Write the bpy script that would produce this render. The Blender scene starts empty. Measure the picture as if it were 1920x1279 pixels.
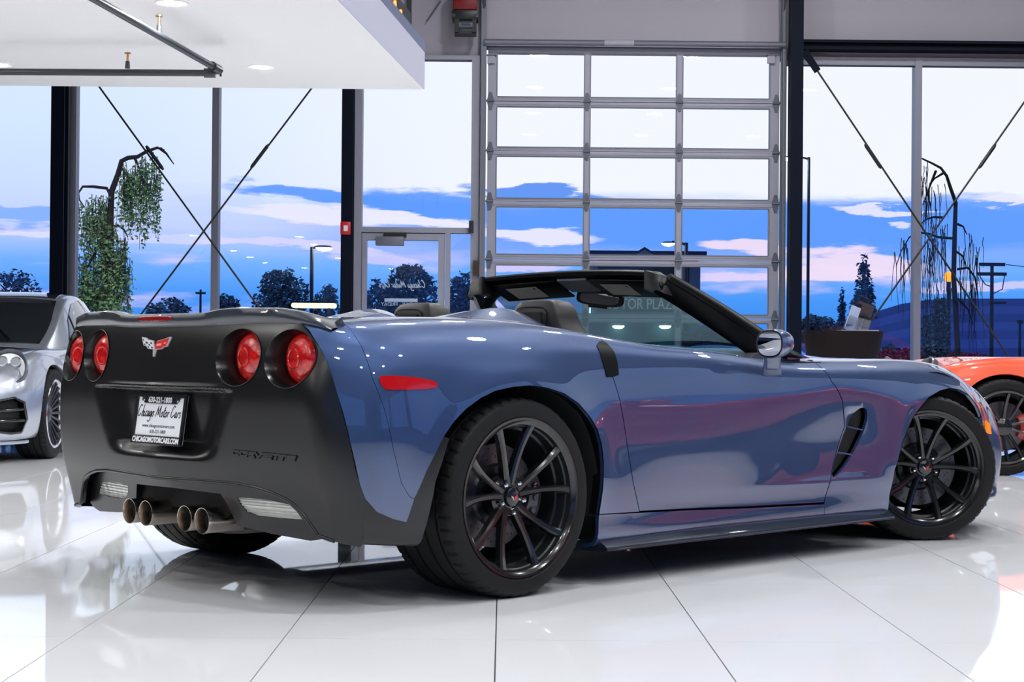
import bpy, bmesh, math, random
import numpy as np
from mathutils import Vector, Matrix, noise
from mathutils.geometry import delaunay_2d_cdt
random.seed(7)
SC = bpy.context.scene
COL = SC.collection
PI = math.pi

# ------------------------------------------------------------------ camera
F_PX, CAM_H, YAW, PITCH, ROLL = 3128.5, 0.825, 0.0049177, 0.0074872, 0.0085937
cd = bpy.data.cameras.new('camera'); cam = bpy.data.objects.new('camera', cd); COL.objects.link(cam)
cd.sensor_fit = 'HORIZONTAL'; cd.sensor_width = 36.0; cd.lens = F_PX / 1920 * 36.0
cd.clip_start = 0.05; cd.clip_end = 2000
_f = Vector((math.sin(YAW) * math.cos(PITCH), math.cos(YAW) * math.cos(PITCH), math.sin(PITCH)))
_r = Vector((math.cos(YAW), -math.sin(YAW), 0)); _u = _r.cross(_f)
_r2 = _r * math.cos(ROLL) + _u * math.sin(ROLL); _u2 = -_r * math.sin(ROLL) + _u * math.cos(ROLL)
cam.matrix_world = Matrix(((_r2.x, _u2.x, -_f.x, 0), (_r2.y, _u2.y, -_f.y, 0), (_r2.z, _u2.z, -_f.z, CAM_H), (0, 0, 0, 1)))
SC.camera = cam

def at(px, py, Y=None, Z=None):
    """the point of the room (X right, Y towards the window wall, Z up) that a pixel sees, at depth Y or height Z"""
    d = _f + _r2 * ((px - 960) / F_PX) - _u2 * ((py - 639.5) / F_PX)
    t = Y / d.y if Y is not None else (Z - CAM_H) / d.z
    return Vector((d.x * t, d.y * t, CAM_H + d.z * t))

# ------------------------------------------------------------------ colour management, exposure
vs = SC.view_settings
vs.view_transform = 'Standard'; vs.look = 'None'; vs.gamma = 1.0; vs.use_curve_mapping = False
vs.exposure = 0.0
SC.display_settings.display_device = 'sRGB'

def srgb(r, g, b):
    return tuple(((c / 255) / 12.92 if c <= 10 else ((c / 255 + .055) / 1.055) ** 2.4) for c in (r, g, b))

# ------------------------------------------------------------------ world: dusk sky
class NT:
    def __init__(s, tree): s.t = tree
    def n(s, typ, **kw):
        nd = s.t.nodes.new(typ)
        for k, v in kw.items(): setattr(nd, k, v)
        return nd
    def l(s, a, b): s.t.links.new(a, b)
    def val(s, sock, v):
        if hasattr(v, 'is_output'): s.l(v, sock)
        else: sock.default_value = v
    def m(s, op, a, b=None, c=None, clamp=False):
        nd = s.n('ShaderNodeMath', operation=op, use_clamp=clamp)
        s.val(nd.inputs[0], a)
        if b is not None: s.val(nd.inputs[1], b)
        if c is not None: s.val(nd.inputs[2], c)
        return nd.outputs[0]
    def step(s, x, lo, hi):
        nd = s.n('ShaderNodeMapRange', interpolation_type='SMOOTHSTEP', clamp=True)
        s.val(nd.inputs['Value'], x); nd.inputs['From Min'].default_value = lo; nd.inputs['From Max'].default_value = hi
        return nd.outputs[0]
    def mix(s, f, a, b):
        nd = s.n('ShaderNodeMix', data_type='RGBA')
        s.val(nd.inputs['Factor'], f)
        for k, v in ((6, a), (7, b)):
            if hasattr(v, 'is_output'): s.l(v, nd.inputs[k])
            else: nd.inputs[k].default_value = tuple(v) + ((1,) if len(v) == 3 else ())
        return nd.outputs[2]
    def ramp(s, x, stops):
        nd = s.n('ShaderNodeValToRGB'); cr = nd.color_ramp
        while len(cr.elements) > 1: cr.elements.remove(cr.elements[-1])
        cr.elements[0].position = stops[0][0]; cr.elements[0].color = tuple(stops[0][1]) + (1,)
        for p, c in stops[1:]:
            e = cr.elements.new(p); e.color = tuple(c) + (1,)
        s.val(nd.inputs[0], x); return nd.outputs[0]

wd = bpy.data.worlds.new('dusk_sky'); SC.world = wd; wd.use_nodes = True
wd.node_tree.nodes.clear(); w = NT(wd.node_tree)
tc = w.n('ShaderNodeTexCoord'); sp = w.n('ShaderNodeSeparateXYZ'); w.l(tc.outputs['Generated'], sp.inputs[0])
sx, sy, sz = sp.outputs
az = w.m('ARCTAN2', sx, sy)                       # 0 straight ahead, to the west
el = w.m('ARCSINE', sz)
def skynoise(fa, fe, seed, detail=4, rough=.55):
    cb = w.n('ShaderNodeCombineXYZ')
    w.l(w.m('MULTIPLY', az, fa), cb.inputs[0]); w.l(w.m('MULTIPLY', el, fe), cb.inputs[1]); cb.inputs[2].default_value = seed
    nz = w.n('ShaderNodeTexNoise'); nz.inputs['Scale'].default_value = 1.0; nz.inputs['Detail'].default_value = detail
    nz.inputs['Roughness'].default_value = rough
    w.l(cb.outputs[0], nz.inputs['Vector']); return nz.outputs['Fac']
n1 = skynoise(9, 55, 3.1); n2 = skynoise(14, 110, 8.7, 5); n4 = skynoise(40, 210, 5.3, 5, .6)
sky = w.ramp(w.m('MULTIPLY', w.m('MAXIMUM', el, 0.0), 4.0),
             [(0, srgb(52, 132, 236)), (.13, srgb(74, 152, 246)), (.21, srgb(116, 176, 252)), (.29, srgb(196, 210, 252)), (.38, srgb(206, 222, 254)), (.52, srgb(214, 231, 255)), (.72, srgb(222, 236, 255)), (1.0, srgb(205, 226, 255))])
# lavender and pink veils low over the horizon
veil = w.m('MULTIPLY', w.step(n1, .50, .68), w.m('MULTIPLY', w.step(el, .015, .03), w.m('SUBTRACT', 1.0, w.step(el, .07, .10))))
sky = w.mix(w.m('MULTIPLY', veil, .8), sky, srgb(222, 208, 250))
# a long bank of blue cloud under the pale evening sky
edge = w.m('ADD', .088, w.m('MULTIPLY', w.m('SUBTRACT', n1, .5), .030))
edge = w.m('ADD', edge, w.m('MULTIPLY', w.m('SUBTRACT', n2, .5), .012))
d = w.m('SUBTRACT', el, edge)
bank = w.m('MULTIPLY', w.m('SUBTRACT', 1.0, w.step(d, -.004, .004)), w.step(el, .045, .07))
bank = w.m('MULTIPLY', bank, w.step(az, -.16, -.02))
sky = w.mix(w.m('MULTIPLY', bank, .8), sky, srgb(96, 152, 246))
glow = w.m('MULTIPLY', w.step(d, -.002, .010), w.step(az, -.30, .02))
glow = w.m('MULTIPLY', glow, w.m('SUBTRACT', 1.0, w.step(az, .6, 1.4)))
sky = w.mix(w.m('MULTIPLY', glow, w.m('SUBTRACT', 1.0, w.step(el, .12, .8))), sky, srgb(246, 247, 255))
def cloud(px, py, hw, hh, colr, tilt=0.0, amt=.95, soft=.55):
    """one separate cloud, at a bearing and height above the horizon"""
    global sky
    a0 = (px - 943) / F_PX; e0 = (659 + .0086 * (px - 943) - py) / F_PX
    da = w.m('ADD', w.m('SUBTRACT', az, a0), w.m('MULTIPLY', w.m('SUBTRACT', n2, .5), .035))
    de = w.m('SUBTRACT', w.m('ADD', w.m('SUBTRACT', el, e0), w.m('ADD', w.m('MULTIPLY', w.m('SUBTRACT', n1, .5), .020), w.m('MULTIPLY', w.m('SUBTRACT', n4, .5), .010))), w.m('MULTIPLY', da, tilt))
    q = w.m('ADD', w.m('POWER', w.m('ABSOLUTE', w.m('DIVIDE', da, hw / F_PX)), 2.0), w.m('POWER', w.m('ABSOLUTE', w.m('DIVIDE', de, hh / F_PX)), 2.0))
    sky = w.mix(w.m('MULTIPLY', w.m('SUBTRACT', 1.0, w.step(q, soft, 1.3)), amt), sky, colr)
BLUE = srgb(96, 156, 250); PALE = srgb(238, 234, 255); PINK = srgb(242, 222, 244); DBLUE = srgb(88, 146, 240)
cloud(600, 362, 190, 15, BLUE, -.07); cloud(800, 378, 150, 24, BLUE, -.13); cloud(1000, 362, 150, 10, DBLUE, 0)
cloud(1190, 425, 330, 46, BLUE, -.03); cloud(1650, 428, 420, 52, BLUE, -.02)
cloud(1010, 443, 125, 16, PALE, -.06); cloud(770, 405, 150, 13, PALE, -.12); cloud(650, 402, 230, 14, PALE, -.03)
cloud(1385, 465, 75, 14, PINK, -.12); cloud(1600, 492, 120, 20, PINK, -.08); cloud(1540, 505, 100, 16, PINK, 0)
cloud(1830, 540, 130, 10, PINK, .03, .6); cloud(1640, 392, 90, 7, PALE, -.08, .9); cloud(1880, 395, 80, 7, PALE, -.08, .9)
cloud(1676, 424, 22, 6, PALE, -.1, .8); cloud(40, 412, 110, 14, srgb(120, 172, 250), 0, .8); cloud(120, 438, 120, 8, PALE, 0, .6)
cloud(330, 452, 130, 9, srgb(210, 214, 255), 0, .8); cloud(540, 460, 190, 8, srgb(222, 214, 250), -.03, .8); cloud(700, 480, 90, 12, srgb(216, 206, 250), 0, .7)
cloud(980, 505, 90, 8, srgb(226, 208, 248), 0, .8); cloud(1390, 510, 80, 9, srgb(232, 214, 250), 0, .8)
# away from the afterglow the dome is deeper and dimmer
away = w.step(w.m('COSINE', az), -.5, .8)
dome = w.mix(w.step(el, .25, 1.2), srgb(140, 180, 238), srgb(96, 138, 214))
sky = w.mix(w.step(el, .22, .75), sky, dome)
sky = w.mix(w.m('SUBTRACT', 1.0, away), sky, srgb(86, 128, 206))
sky = w.mix(w.step(el, -.002, -.03), sky, srgb(40, 52, 74))
bg = w.n('ShaderNodeBackground'); w.l(sky, bg.inputs[0]); bg.inputs[1].default_value = 1.08
wo = w.n('ShaderNodeOutputWorld'); w.l(bg.outputs[0], wo.inputs[0])

# ------------------------------------------------------------------ ceiling light of the showroom (real lamps; the discs are built with the fixtures)
LAMP_POWER = 2600.0
def area(name, loc, sx_, sy_, power, rot=(0, 0, 0), col=(1, .985, .96)):
    ld = bpy.data.lights.new(name, 'AREA'); ld.shape = 'RECTANGLE'; ld.size = sx_; ld.size_y = sy_; ld.energy = power; ld.color = col
    o = bpy.data.objects.new(name, ld); COL.objects.link(o); o.location = loc; o.rotation_euler = rot; return o

# ------------------------------------------------------------------ materials
MATS = {}
def mat(name, col, rough=.5, metal=0.0, coat=0.0, coat_rough=.03, spec=.5, emit=None, estr=0.0, ior=None, bump=None, var=None, trans=0.0):
    if name in MATS: return MATS[name]
    m = bpy.data.materials.new(name); m.use_nodes = True
    t = NT(m.node_tree); b = m.node_tree.nodes['Principled BSDF']
    b.inputs['Base Color'].default_value = tuple(col) + (1,)
    b.inputs['Roughness'].default_value = rough; b.inputs['Metallic'].default_value = metal
    b.inputs['Coat Weight'].default_value = coat; b.inputs['Coat Roughness'].default_value = coat_rough
    b.inputs['Specular IOR Level'].default_value = spec
    b.inputs['Transmission Weight'].default_value = trans
    if ior: b.inputs['IOR'].default_value = ior
    if emit: b.inputs['Emission Color'].default_value = tuple(emit) + (1,); b.inputs['Emission Strength'].default_value = estr
    if var:                                   # (scale, amount): gentle mottling of the colour
        tc = t.n('ShaderNodeTexCoord'); nz = t.n('ShaderNodeTexNoise'); nz.inputs['Scale'].default_value = var[0]; nz.inputs['Detail'].default_value = 5
        t.l(tc.outputs['Object'], nz.inputs['Vector'])
        lo = tuple(c * (1 - var[1]) for c in col); hi = tuple(min(1, c * (1 + var[1])) for c in col)
        t.l(t.ramp(nz.outputs['Fac'], [(.3, lo), (.7, hi)]), b.inputs['Base Color'])
    if bump:                                  # (scale, strength, distance)
        tc = t.n('ShaderNodeTexCoord'); nz = t.n('ShaderNodeTexNoise'); nz.inputs['Scale'].default_value = bump[0]; nz.inputs['Detail'].default_value = 3
        t.l(tc.outputs['Object'], nz.inputs['Vector'])
        bp = t.n('ShaderNodeBump'); bp.inputs['Strength'].default_value = bump[1]; bp.inputs['Distance'].default_value = bump[2]
        t.l(nz.outputs['Fac'], bp.inputs['Height']); t.l(bp.outputs[0], b.inputs['Normal'])
    MATS[name] = m; return m
def glassmat(name, tint=(.97, .985, 1), rough=0.0, refl=1.0):
    """thin sheet glass: clear straight through, mirror-like by Fresnel"""
    if name in MATS: return MATS[name]
    m = bpy.data.materials.new(name); m.use_nodes = True; t = NT(m.node_tree); m.node_tree.nodes.clear()
    fr = t.n('ShaderNodeFresnel'); fr.inputs[0].default_value = 1.45
    tr = t.n('ShaderNodeBsdfTransparent'); tr.inputs[0].default_value = tuple(tint) + (1,)
    gl = t.n('ShaderNodeBsdfGlossy'); gl.inputs['Roughness'].default_value = rough; gl.inputs[0].default_value = (1, 1, 1, 1)
    mx = t.n('ShaderNodeMixShader'); t.l(t.m('MULTIPLY', fr.outputs[0], refl, clamp=True), mx.inputs[0])
    t.l(tr.outputs[0], mx.inputs[1]); t.l(gl.outputs[0], mx.inputs[2])
    o = t.n('ShaderNodeOutputMaterial'); t.l(mx.outputs[0], o.inputs[0])
    MATS[name] = m; return m
def emat(name, col, strength): return mat(name, (0, 0, 0), .5, emit=col, estr=strength)

# ------------------------------------------------------------------ objects
def obj(name, me, m=None, parent=None, smooth=None, label=None, kind=None):
    o = bpy.data.objects.new(name, me); COL.objects.link(o)
    if m is not None and len(me.materials) == 0:
        for q in (m if isinstance(m, (list, tuple)) else (m,)): me.materials.append(q)
    if parent is not None: o.parent = parent
    if smooth is not None:
        me.shade_smooth(); me.set_sharp_from_angle(angle=math.radians(smooth))
    if label: o['label'] = label
    if kind: o['kind'] = kind
    return o
def tag(o, label, cat, group=None):
    o['label'] = label; o['category'] = cat
    if group: o['group'] = group
    return o
def thing(name, label, cat, loc=(0, 0, 0), rz=0.0, group=None):
    o = bpy.data.objects.new(name, None); COL.objects.link(o); o.location = loc; o.rotation_euler = (0, 0, rz); o.empty_display_size = .2
    return tag(o, label, cat, group)
class MB:
    """collects shapes and builds them as one mesh"""
    def __init__(s): s.v = []; s.f = []; s.mi = []; s.cur = 0
    def add(s, verts, faces):
        b = len(s.v); s.v += [tuple(p) for p in verts]; s.f += [tuple(b + i for i in f) for f in faces]; s.mi += [s.cur] * len(faces); return s
    def box(s, x0, x1, y0, y1, z0, z1, M=None):
        v = [Vector(p) for p in ((x0, y0, z0), (x1, y0, z0), (x1, y1, z0), (x0, y1, z0), (x0, y0, z1), (x1, y0, z1), (x1, y1, z1), (x0, y1, z1))]
        if M is not None: v = [M @ p for p in v]
        return s.add(v, [(0, 3, 2, 1), (4, 5, 6, 7), (0, 1, 5, 4), (1, 2, 6, 5), (2, 3, 7, 6), (3, 0, 4, 7)])
    def tube(s, pts, r, n=8, cap=True):
        pts = [Vector(p) for p in pts]; rs = r if isinstance(r, (list, tuple)) else [r] * len(pts)
        rings = []; up = None
        for i, p in enumerate(pts):
            d = (pts[min(i + 1, len(pts) - 1)] - pts[max(i - 1, 0)]).normalized()
            if up is None: up = d.orthogonal().normalized()
            a = (up - d * up.dot(d)); a = a.normalized() if a.length > 1e-6 else d.orthogonal().normalized(); up = a; b = d.cross(a)
            rings.append([p + (a * math.cos(2 * PI * k / n) + b * math.sin(2 * PI * k / n)) * rs[i] for k in range(n)])
        v = [q for R in rings for q in R]; f = []
        for i in range(len(pts) - 1):
            for k in range(n): f.append((i * n + k, i * n + (k + 1) % n, (i + 1) * n + (k + 1) % n, (i + 1) * n + k))
        if cap: f.append(tuple(reversed(range(n)))); f.append(tuple((len(pts) - 1) * n + k for k in range(n)))
        return s.add(v, f)
    def lathe(s, prof, n=32, M=None, a0=0.0, a1=2 * PI, cap=False):
        """prof: (radius, height) pairs around Z"""
        full = abs(a1 - a0 - 2 * PI) < 1e-6; m = n if full else n + 1; v = []; f = []
        for r, z in prof:
            for k in range(m):
                a = a0 + (a1 - a0) * k / n; p = Vector((r * math.cos(a), r * math.sin(a), z)); v.append(M @ p if M is not None else p)
        for i in range(len(prof) - 1):
            for k in range(n):
                k2 = (k + 1) % m if full else k + 1
                f.append((i * m + k, i * m + k2, (i + 1) * m + k2, (i + 1) * m + k))
        if cap: f.append(tuple(reversed(range(m)))); f.append(tuple((len(prof) - 1) * m + k for k in range(m)))
        return s.add(v, f)
    def prism(s, poly, z0, z1, M=None):
        n = len(poly); v = [Vector((x, y, z0)) for x, y in poly] + [Vector((x, y, z1)) for x, y in poly]
        if M is not None: v = [M @ p for p in v]
        return s.add(v, [tuple(reversed(range(n))), tuple(range(n, 2 * n))] + [(i, (i + 1) % n, n + (i + 1) % n, n + i) for i in range(n)])
    def loft(s, rings, close=True, cap=True):
        n = len(rings[0]); v = [p for R in rings for p in R]; f = []
        for i in range(len(rings) - 1):
            for k in range(n if close else n - 1): f.append((i * n + k, i * n + (k + 1) % n, (i + 1) * n + (k + 1) % n, (i + 1) * n + k))
        if cap: f.append(tuple(reversed(range(n)))); f.append(tuple((len(rings) - 1) * n + k for k in range(n)))
        return s.add(v, f)
    def mesh(s, name):
        me = bpy.data.meshes.new(name); me.from_pydata(s.v, [], s.f)
        if max(s.mi or [0]) > 0: me.polygons.foreach_set('material_index', s.mi)
        bm = bmesh.new(); bm.from_mesh(me); bmesh.ops.recalc_face_normals(bm, faces=bm.faces); bm.to_mesh(me); bm.free()
        me.update(); return me
    def build(s, name, m=None, parent=None, smooth=None, label=None, kind=None):
        return obj(name, s.mesh(name), m, parent, smooth, label, kind)
def bevel_obj(o, wdt=.004, seg=2):
    me = o.data; bm = bmesh.new(); bm.from_mesh(me)
    bmesh.ops.bevel(bm, geom=[e for e in bm.edges if e.calc_face_angle(0) > .6], offset=wdt, segments=seg, affect='EDGES', profile=.5, clamp_overlap=True)
    bm.to_mesh(me); bm.free(); me.shade_smooth(); me.set_sharp_from_angle(angle=math.radians(35)); return o
def text_mesh(name, body, size=1.0, extrude=0.0, M=None, sx_=1.0, offset=0.0, align='CENTER', shear=0.0):
    c = bpy.data.curves.new(name, 'FONT'); c.body = body; c.size = size; c.extrude = extrude; c.align_x = align; c.align_y = 'CENTER'; c.offset = offset; c.shear = shear
    c.resolution_u = 3
    to = bpy.data.objects.new(name, c); COL.objects.link(to)
    dg = bpy.context.evaluated_depsgraph_get(); dg.update()
    me = bpy.data.meshes.new_from_object(to.evaluated_get(dg)); bpy.data.objects.remove(to); bpy.data.curves.remove(c)
    me.name = name
    me.transform(Matrix.Diagonal((sx_, 1, 1, 1)))
    if M is not None: me.transform(M)
    me.materials.clear()
    return me
def strokes_mesh(name, strokes, wdt, M=None, depth=.0006):
    """pen strokes (lists of 2-D points, smoothed) as flat ribbons"""
    mb = MB()
    for st in strokes:
        p = [Vector((x, y)) for x, y in st]
        q = []
        for i in range(len(p) - 1):
            a, b, c, d_ = p[max(i - 1, 0)], p[i], p[i + 1], p[min(i + 2, len(p) - 1)]
            for k in range(4):
                t = k / 4; q.append(.5 * ((2 * b) + (-a + c) * t + (2 * a - 5 * b + 4 * c - d_) * t * t + (-a + 3 * b - 3 * c + d_) * t ** 3))
        q.append(p[-1])
        if len(p) == 2: q = [p[0], p[1]]
        L, Rr = [], []
        for i, x in enumerate(q):
            dd = q[min(i + 1, len(q) - 1)] - q[max(i - 1, 0)]
            if dd.length < 1e-9: dd = Vector((1, 0))
            dd.normalize(); nn = Vector((-dd.y, dd.x)) * wdt / 2
            L.append(x + nn); Rr.append(x - nn)
        for i in range(len(q) - 1):
            v = [Vector((t_.x, t_.y, z)) for z in (0, depth) for t_ in (L[i], L[i + 1], Rr[i + 1], Rr[i])]
            if M is not None: v = [M @ k for k in v]
            mb.add(v, [(4, 5, 6, 7), (0, 1, 5, 4), (2, 3, 7, 6), (3, 2, 1, 0)])
    return mb.mesh(name)

def in_poly(pts, poly):
    x, y = pts[:, 0], pts[:, 1]; r = np.zeros(len(pts), bool); n = len(poly)
    for i in range(n):
        (x1, y1), (x2, y2) = poly[i], poly[(i + 1) % n]
        c = (y1 > y) != (y2 > y)
        with np.errstate(divide='ignore', invalid='ignore'):
            r ^= c & (x < (x2 - x1) * (y - y1) / (y2 - y1 + 1e-300) + x1)
    return r
def seg_dist(pts, poly):
    dm = np.full(len(pts), 9e9); n = len(poly)
    for i in range(n):
        a = np.array(poly[i]); b = np.array(poly[(i + 1) % n]); ab = b - a; L = (ab @ ab) or 1e-12
        t = np.clip(((pts - a) @ ab) / L, 0, 1); dm = np.minimum(dm, np.linalg.norm(pts - (a + t[:, None] * ab), axis=1))
    return dm
def resample(poly, step, closed=True):
    out = []; n = len(poly)
    for i in range(n if closed else n - 1):
        a = np.array(poly[i], float); b = np.array(poly[(i + 1) % n], float); k = max(1, int(np.ceil(np.linalg.norm(b - a) / step)))
        for j in range(k): out.append(tuple(a + (b - a) * j / k))
    if not closed: out.append(tuple(poly[-1]))
    return out
def inset(poly, dlt):
    p = np.array(poly, float); n = len(p); ar = .5 * sum(p[i][0] * p[(i + 1) % n][1] - p[(i + 1) % n][0] * p[i][1] for i in range(n)); sg = 1 if ar > 0 else -1
    out = []
    for i in range(n):
        a, b, c = p[i - 1], p[i], p[(i + 1) % n]
        d1 = (b - a) / (np.linalg.norm(b - a) + 1e-12); d2 = (c - b) / (np.linalg.norm(c - b) + 1e-12)
        n1_ = np.array([-d1[1], d1[0]]) * sg; n2_ = np.array([-d2[1], d2[0]]) * sg; nn = n1_ + n2_; L = np.linalg.norm(nn)
        if L < .3: out.append(tuple(b + n1_ * dlt)); continue
        nn /= L; out.append(tuple(b + nn * dlt / max(.5, nn @ n1_)))
    return out
def panel(name, outline, surf, m, parent, spacing=.02, holes=(), thick=.015, gap=0.0, flip=False, extra=(), label=None, eps=1e-3, smooth_normals=True):
    """a body panel: an outline in surface coordinates, filled with triangles that lie on surf(u,v), turned inward at its rim"""
    if gap: outline = inset(outline, gap); holes = [inset(h, -gap * 0) for h in holes]
    loops = [resample(outline, spacing)] + [resample(h, spacing) for h in holes]
    pts = [q for L in loops for q in L]; edges = []; b = 0
    for L in loops:
        n = len(L); edges += [(b + i, b + (i + 1) % n) for i in range(n)]; b += n
    P0 = np.array(loops[0]); lo, hi = P0.min(0), P0.max(0)
    gx = np.arange(lo[0] + spacing * .5, hi[0], spacing); gy = np.arange(lo[1] + spacing * .5, hi[1], spacing)
    G = np.array([(x, y) for j, x in enumerate(gx) for y in gy])
    if len(G):
        k = in_poly(G, loops[0])
        for h in loops[1:]: k &= ~in_poly(G, h)
        G = G[k]
        for L in loops:
            if len(G): G = G[seg_dist(G, L) > spacing * .45]
        pts += [tuple(q) for q in G]
    pts += [tuple(q) for q in extra]
    vo, eo, fo, *_ = delaunay_2d_cdt([Vector(q) for q in pts], edges, [], 0, 1e-6)
    U = np.array([tuple(q) for q in vo]); T = np.array([f for f in fo if len(f) == 3])
    C = U[T].mean(1); k = in_poly(C, loops[0])
    for h in loops[1:]: k &= ~in_poly(C, h)
    T = T[k]
    used = np.unique(T); rm = -np.ones(len(U), int); rm[used] = np.arange(len(used)); U = U[used]; T = rm[T]
    X = surf(U[:, 0], U[:, 1])
    du = surf(U[:, 0] + eps, U[:, 1]) - surf(U[:, 0] - eps, U[:, 1]); dv = surf(U[:, 0], U[:, 1] + eps) - surf(U[:, 0], U[:, 1] - eps)
    N = np.cross(du, dv); N /= (np.linalg.norm(N, axis=1)[:, None] + 1e-12)
    if flip: N = -N
    a, b_, c = X[T[:, 0]], X[T[:, 1]], X[T[:, 2]]; fn = np.cross(b_ - a, c - a)
    rev = (fn * N[T].sum(1)).sum(1) < 0; T[rev] = T[rev][:, ::-1]
    nv = len(X); ed = {}
    for t in T:
        for i in range(3):
            e = (t[i], t[(i + 1) % 3]); ed[e] = 1
    bnd = [e for e in ed if (e[1], e[0]) not in ed]
    V = [tuple(p) for p in X]; F = [tuple(int(i) for i in t) for t in T]; LN = [tuple(N[i]) for t in T for i in t]
    if thick:
        mp = {}
        for i in {i for e in bnd for i in e}:
            mp[i] = (len(V), len(V) + 1); V.append(tuple(X[i])); V.append(tuple(X[i] - N[i] * thick))
        for i, j in bnd:
            q = (mp[j][0], mp[i][0], mp[i][1], mp[j][1]); F.append(q)
            p = [Vector(V[k]) for k in q]; fnn = (p[1] - p[0]).cross(p[2] - p[0])
            fnn = fnn.normalized() if fnn.length > 1e-12 else Vector((0, 0, 1)); LN += [tuple(fnn)] * 4
    me = bpy.data.meshes.new(name); me.from_pydata(V, [], F); me.shade_smooth()
    if smooth_normals: me.normals_split_custom_set(LN)
    me.update()
    return obj(name, me, m, parent, label=label)
# ================================================================== the showroom
YW = 19.6                                   # the window wall
X0, X1, Y0, ZC = -7.2, 9.0, -6.0, 7.0
def wx(px, py, Y=YW): return at(px, py, Y=Y)
M_TILE = mat('porcelain_white', srgb(232, 233, 236), .03, spec=.5, ior=1.5, var=(1.3, .03))
M_GROUT = mat('grout_dark', srgb(72, 70, 72), .8)
M_WALL = mat('wall_paint', srgb(170, 166, 177), .6, var=(.8, .02), bump=(60, .1, .002))
M_DARKWALL = mat('wall_dark', srgb(30, 31, 36), .5, var=(.8, .05))
M_CEIL = mat('ceiling_paint', srgb(84, 86, 94), .7, var=(.8, .02))
M_WHITE = mat('soffit_white', srgb(238, 238, 238), .55, var=(.6, .01))
M_ALU = mat('aluminium', srgb(130, 130, 144), .42, metal=.35, bump=(200, .05, .001))
M_ALUD = mat('aluminium_dark', srgb(112, 114, 126), .45, metal=.3)
M_DOORAL = mat('door_aluminium', srgb(152, 152, 166), .45, metal=.25, bump=(180, .05, .001))
M_HINGE = mat('hinge_steel', srgb(96, 100, 110), .45, metal=.6)
M_COLUMN = mat('column_black', srgb(14, 20, 34), .5, spec=.08, bump=(90, .05, .001))
M_BLACK = mat('black_metal', srgb(22, 23, 27), .42, spec=.5)
M_PIPE = mat('pipe_black', srgb(40, 42, 50), .36, spec=.5)
M_GLASS = glassmat('window_glass', refl=.55)
M_BRASS = mat('brass', srgb(176, 134, 72), .3, metal=1)
M_CHROME = mat('chrome', (.8, .8, .82), .07, metal=1)
M_RED = mat('alarm_red', srgb(196, 30, 36), .4)
M_LAMP = emat('lamp_white', (1, .985, .96), 480)
M_BAY = emat('bay_lamp', (.975, .985, 1), 305)
M_RUBBER0 = mat('seal_black', srgb(28, 28, 32), .7)

# floor: grout bed, single tiles where the camera sees them
TW, TL, TX, TY = .61, 1.22, .5943, 4.81
fl = MB(); tiles = []
for j in range(-8, 13):
    ya, yb = TY + TL * j, TY + TL * (j + 1)
    ya_, yb_ = max(ya, Y0), min(yb, YW)
    if yb_ <= ya_: continue
    if yb > 3.3 and ya < YW - .3:
        half = .33 * min(yb, YW) + .1
        k0 = math.floor((-half - TX) / TW); k1 = math.ceil((half - TX) / TW)
        for k in range(k0, k1): tiles.append((TX + TW * (k + .5), ya + TL / 2, j))
        xa, xb = TX + TW * k0, TX + TW * k1
        fl.cur = 0; fl.add([(xa, ya_, -.005), (xb, ya_, -.005), (xb, yb_, -.005), (xa, yb_, -.005)], [(0, 1, 2, 3)])
        fl.cur = 1
        fl.add([(X0, ya_, 0), (xa, ya_, 0), (xa, yb_, 0), (X0, yb_, 0)], [(0, 1, 2, 3)])
        fl.add([(xb, ya_, 0), (X1, ya_, 0), (X1, yb_, 0), (xb, yb_, 0)], [(0, 1, 2, 3)])
    else:
        fl.cur = 1; fl.add([(X0, ya_, 0), (X1, ya_, 0), (X1, yb_, 0), (X0, yb_, 0)], [(0, 1, 2, 3)])
floor = fl.build('floor', [M_GROUT, M_TILE], kind='structure')
tm = MB().box(-TW / 2 + .002, TW / 2 - .002, -TL / 2 + .0009, TL / 2 - .0009, -.012, 0).mesh('tile'); tm.materials.append(M_TILE)
tmc = MB().box(-TW / 2 + .002, TW / 2 - .002, -TL / 2 + .0009, YW - .01 - (TY + TL * 12.5), -.012, 0).mesh('tile_cut'); tmc.materials.append(M_TILE)
for x, y, j in tiles:
    o = bpy.data.objects.new('tile', tmc if j == 12 else tm); COL.objects.link(o); o.location = (x, y, 0); o.parent = floor

def struct(name, mb, m): return mb.build(name, m, kind='structure')
struct('ceiling', MB().box(X0, X1, Y0, YW + .3, ZC, ZC + .2), M_CEIL)
struct('wall_left', MB().box(X0 - .2, X0, Y0, YW + .3, -.1, ZC), M_DARKWALL)
struct('wall_front', MB().box(X0, X1, Y0 - .2, Y0, -.1, 1.1).box(X0, X1, Y0 - .2, Y0, 3.6, ZC).box(X0, -5, Y0 - .2, Y0, 1.1, 3.6).box(4, X1, Y0 - .2, Y0, 1.1, 3.6), M_DARKWALL)
# right-hand wall with its row of windows (seen only in the paint of the car)
wr = MB().box(X1, X1 + .2, Y0, YW + .3, -.1, 1.0).box(X1, X1 + .2, Y0, YW + .3, 3.9, ZC)
for i in range(7): wr.box(X1, X1 + .2, Y0 + i * 4.2 - .25, Y0 + i * 4.2 + .25, 1.0, 3.9)
struct('wall_right', wr, M_DARKWALL)

# window wall: solid parts above the openings
zt_l = wx(780, 105).z; zt_r = wx(1700, 110).z; z_gar = wx(1180, 88).z
xa = wx(905, 400).x; xb = wx(1464, 400).x
wb = MB().box(X0, xa, YW, YW + .3, zt_l, ZC).box(xa, xb, YW, YW + .3, z_gar, ZC).box(xb, X1, YW, YW + .3, zt_r, ZC)
struct('wall_back', wb, M_WALL)

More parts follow.
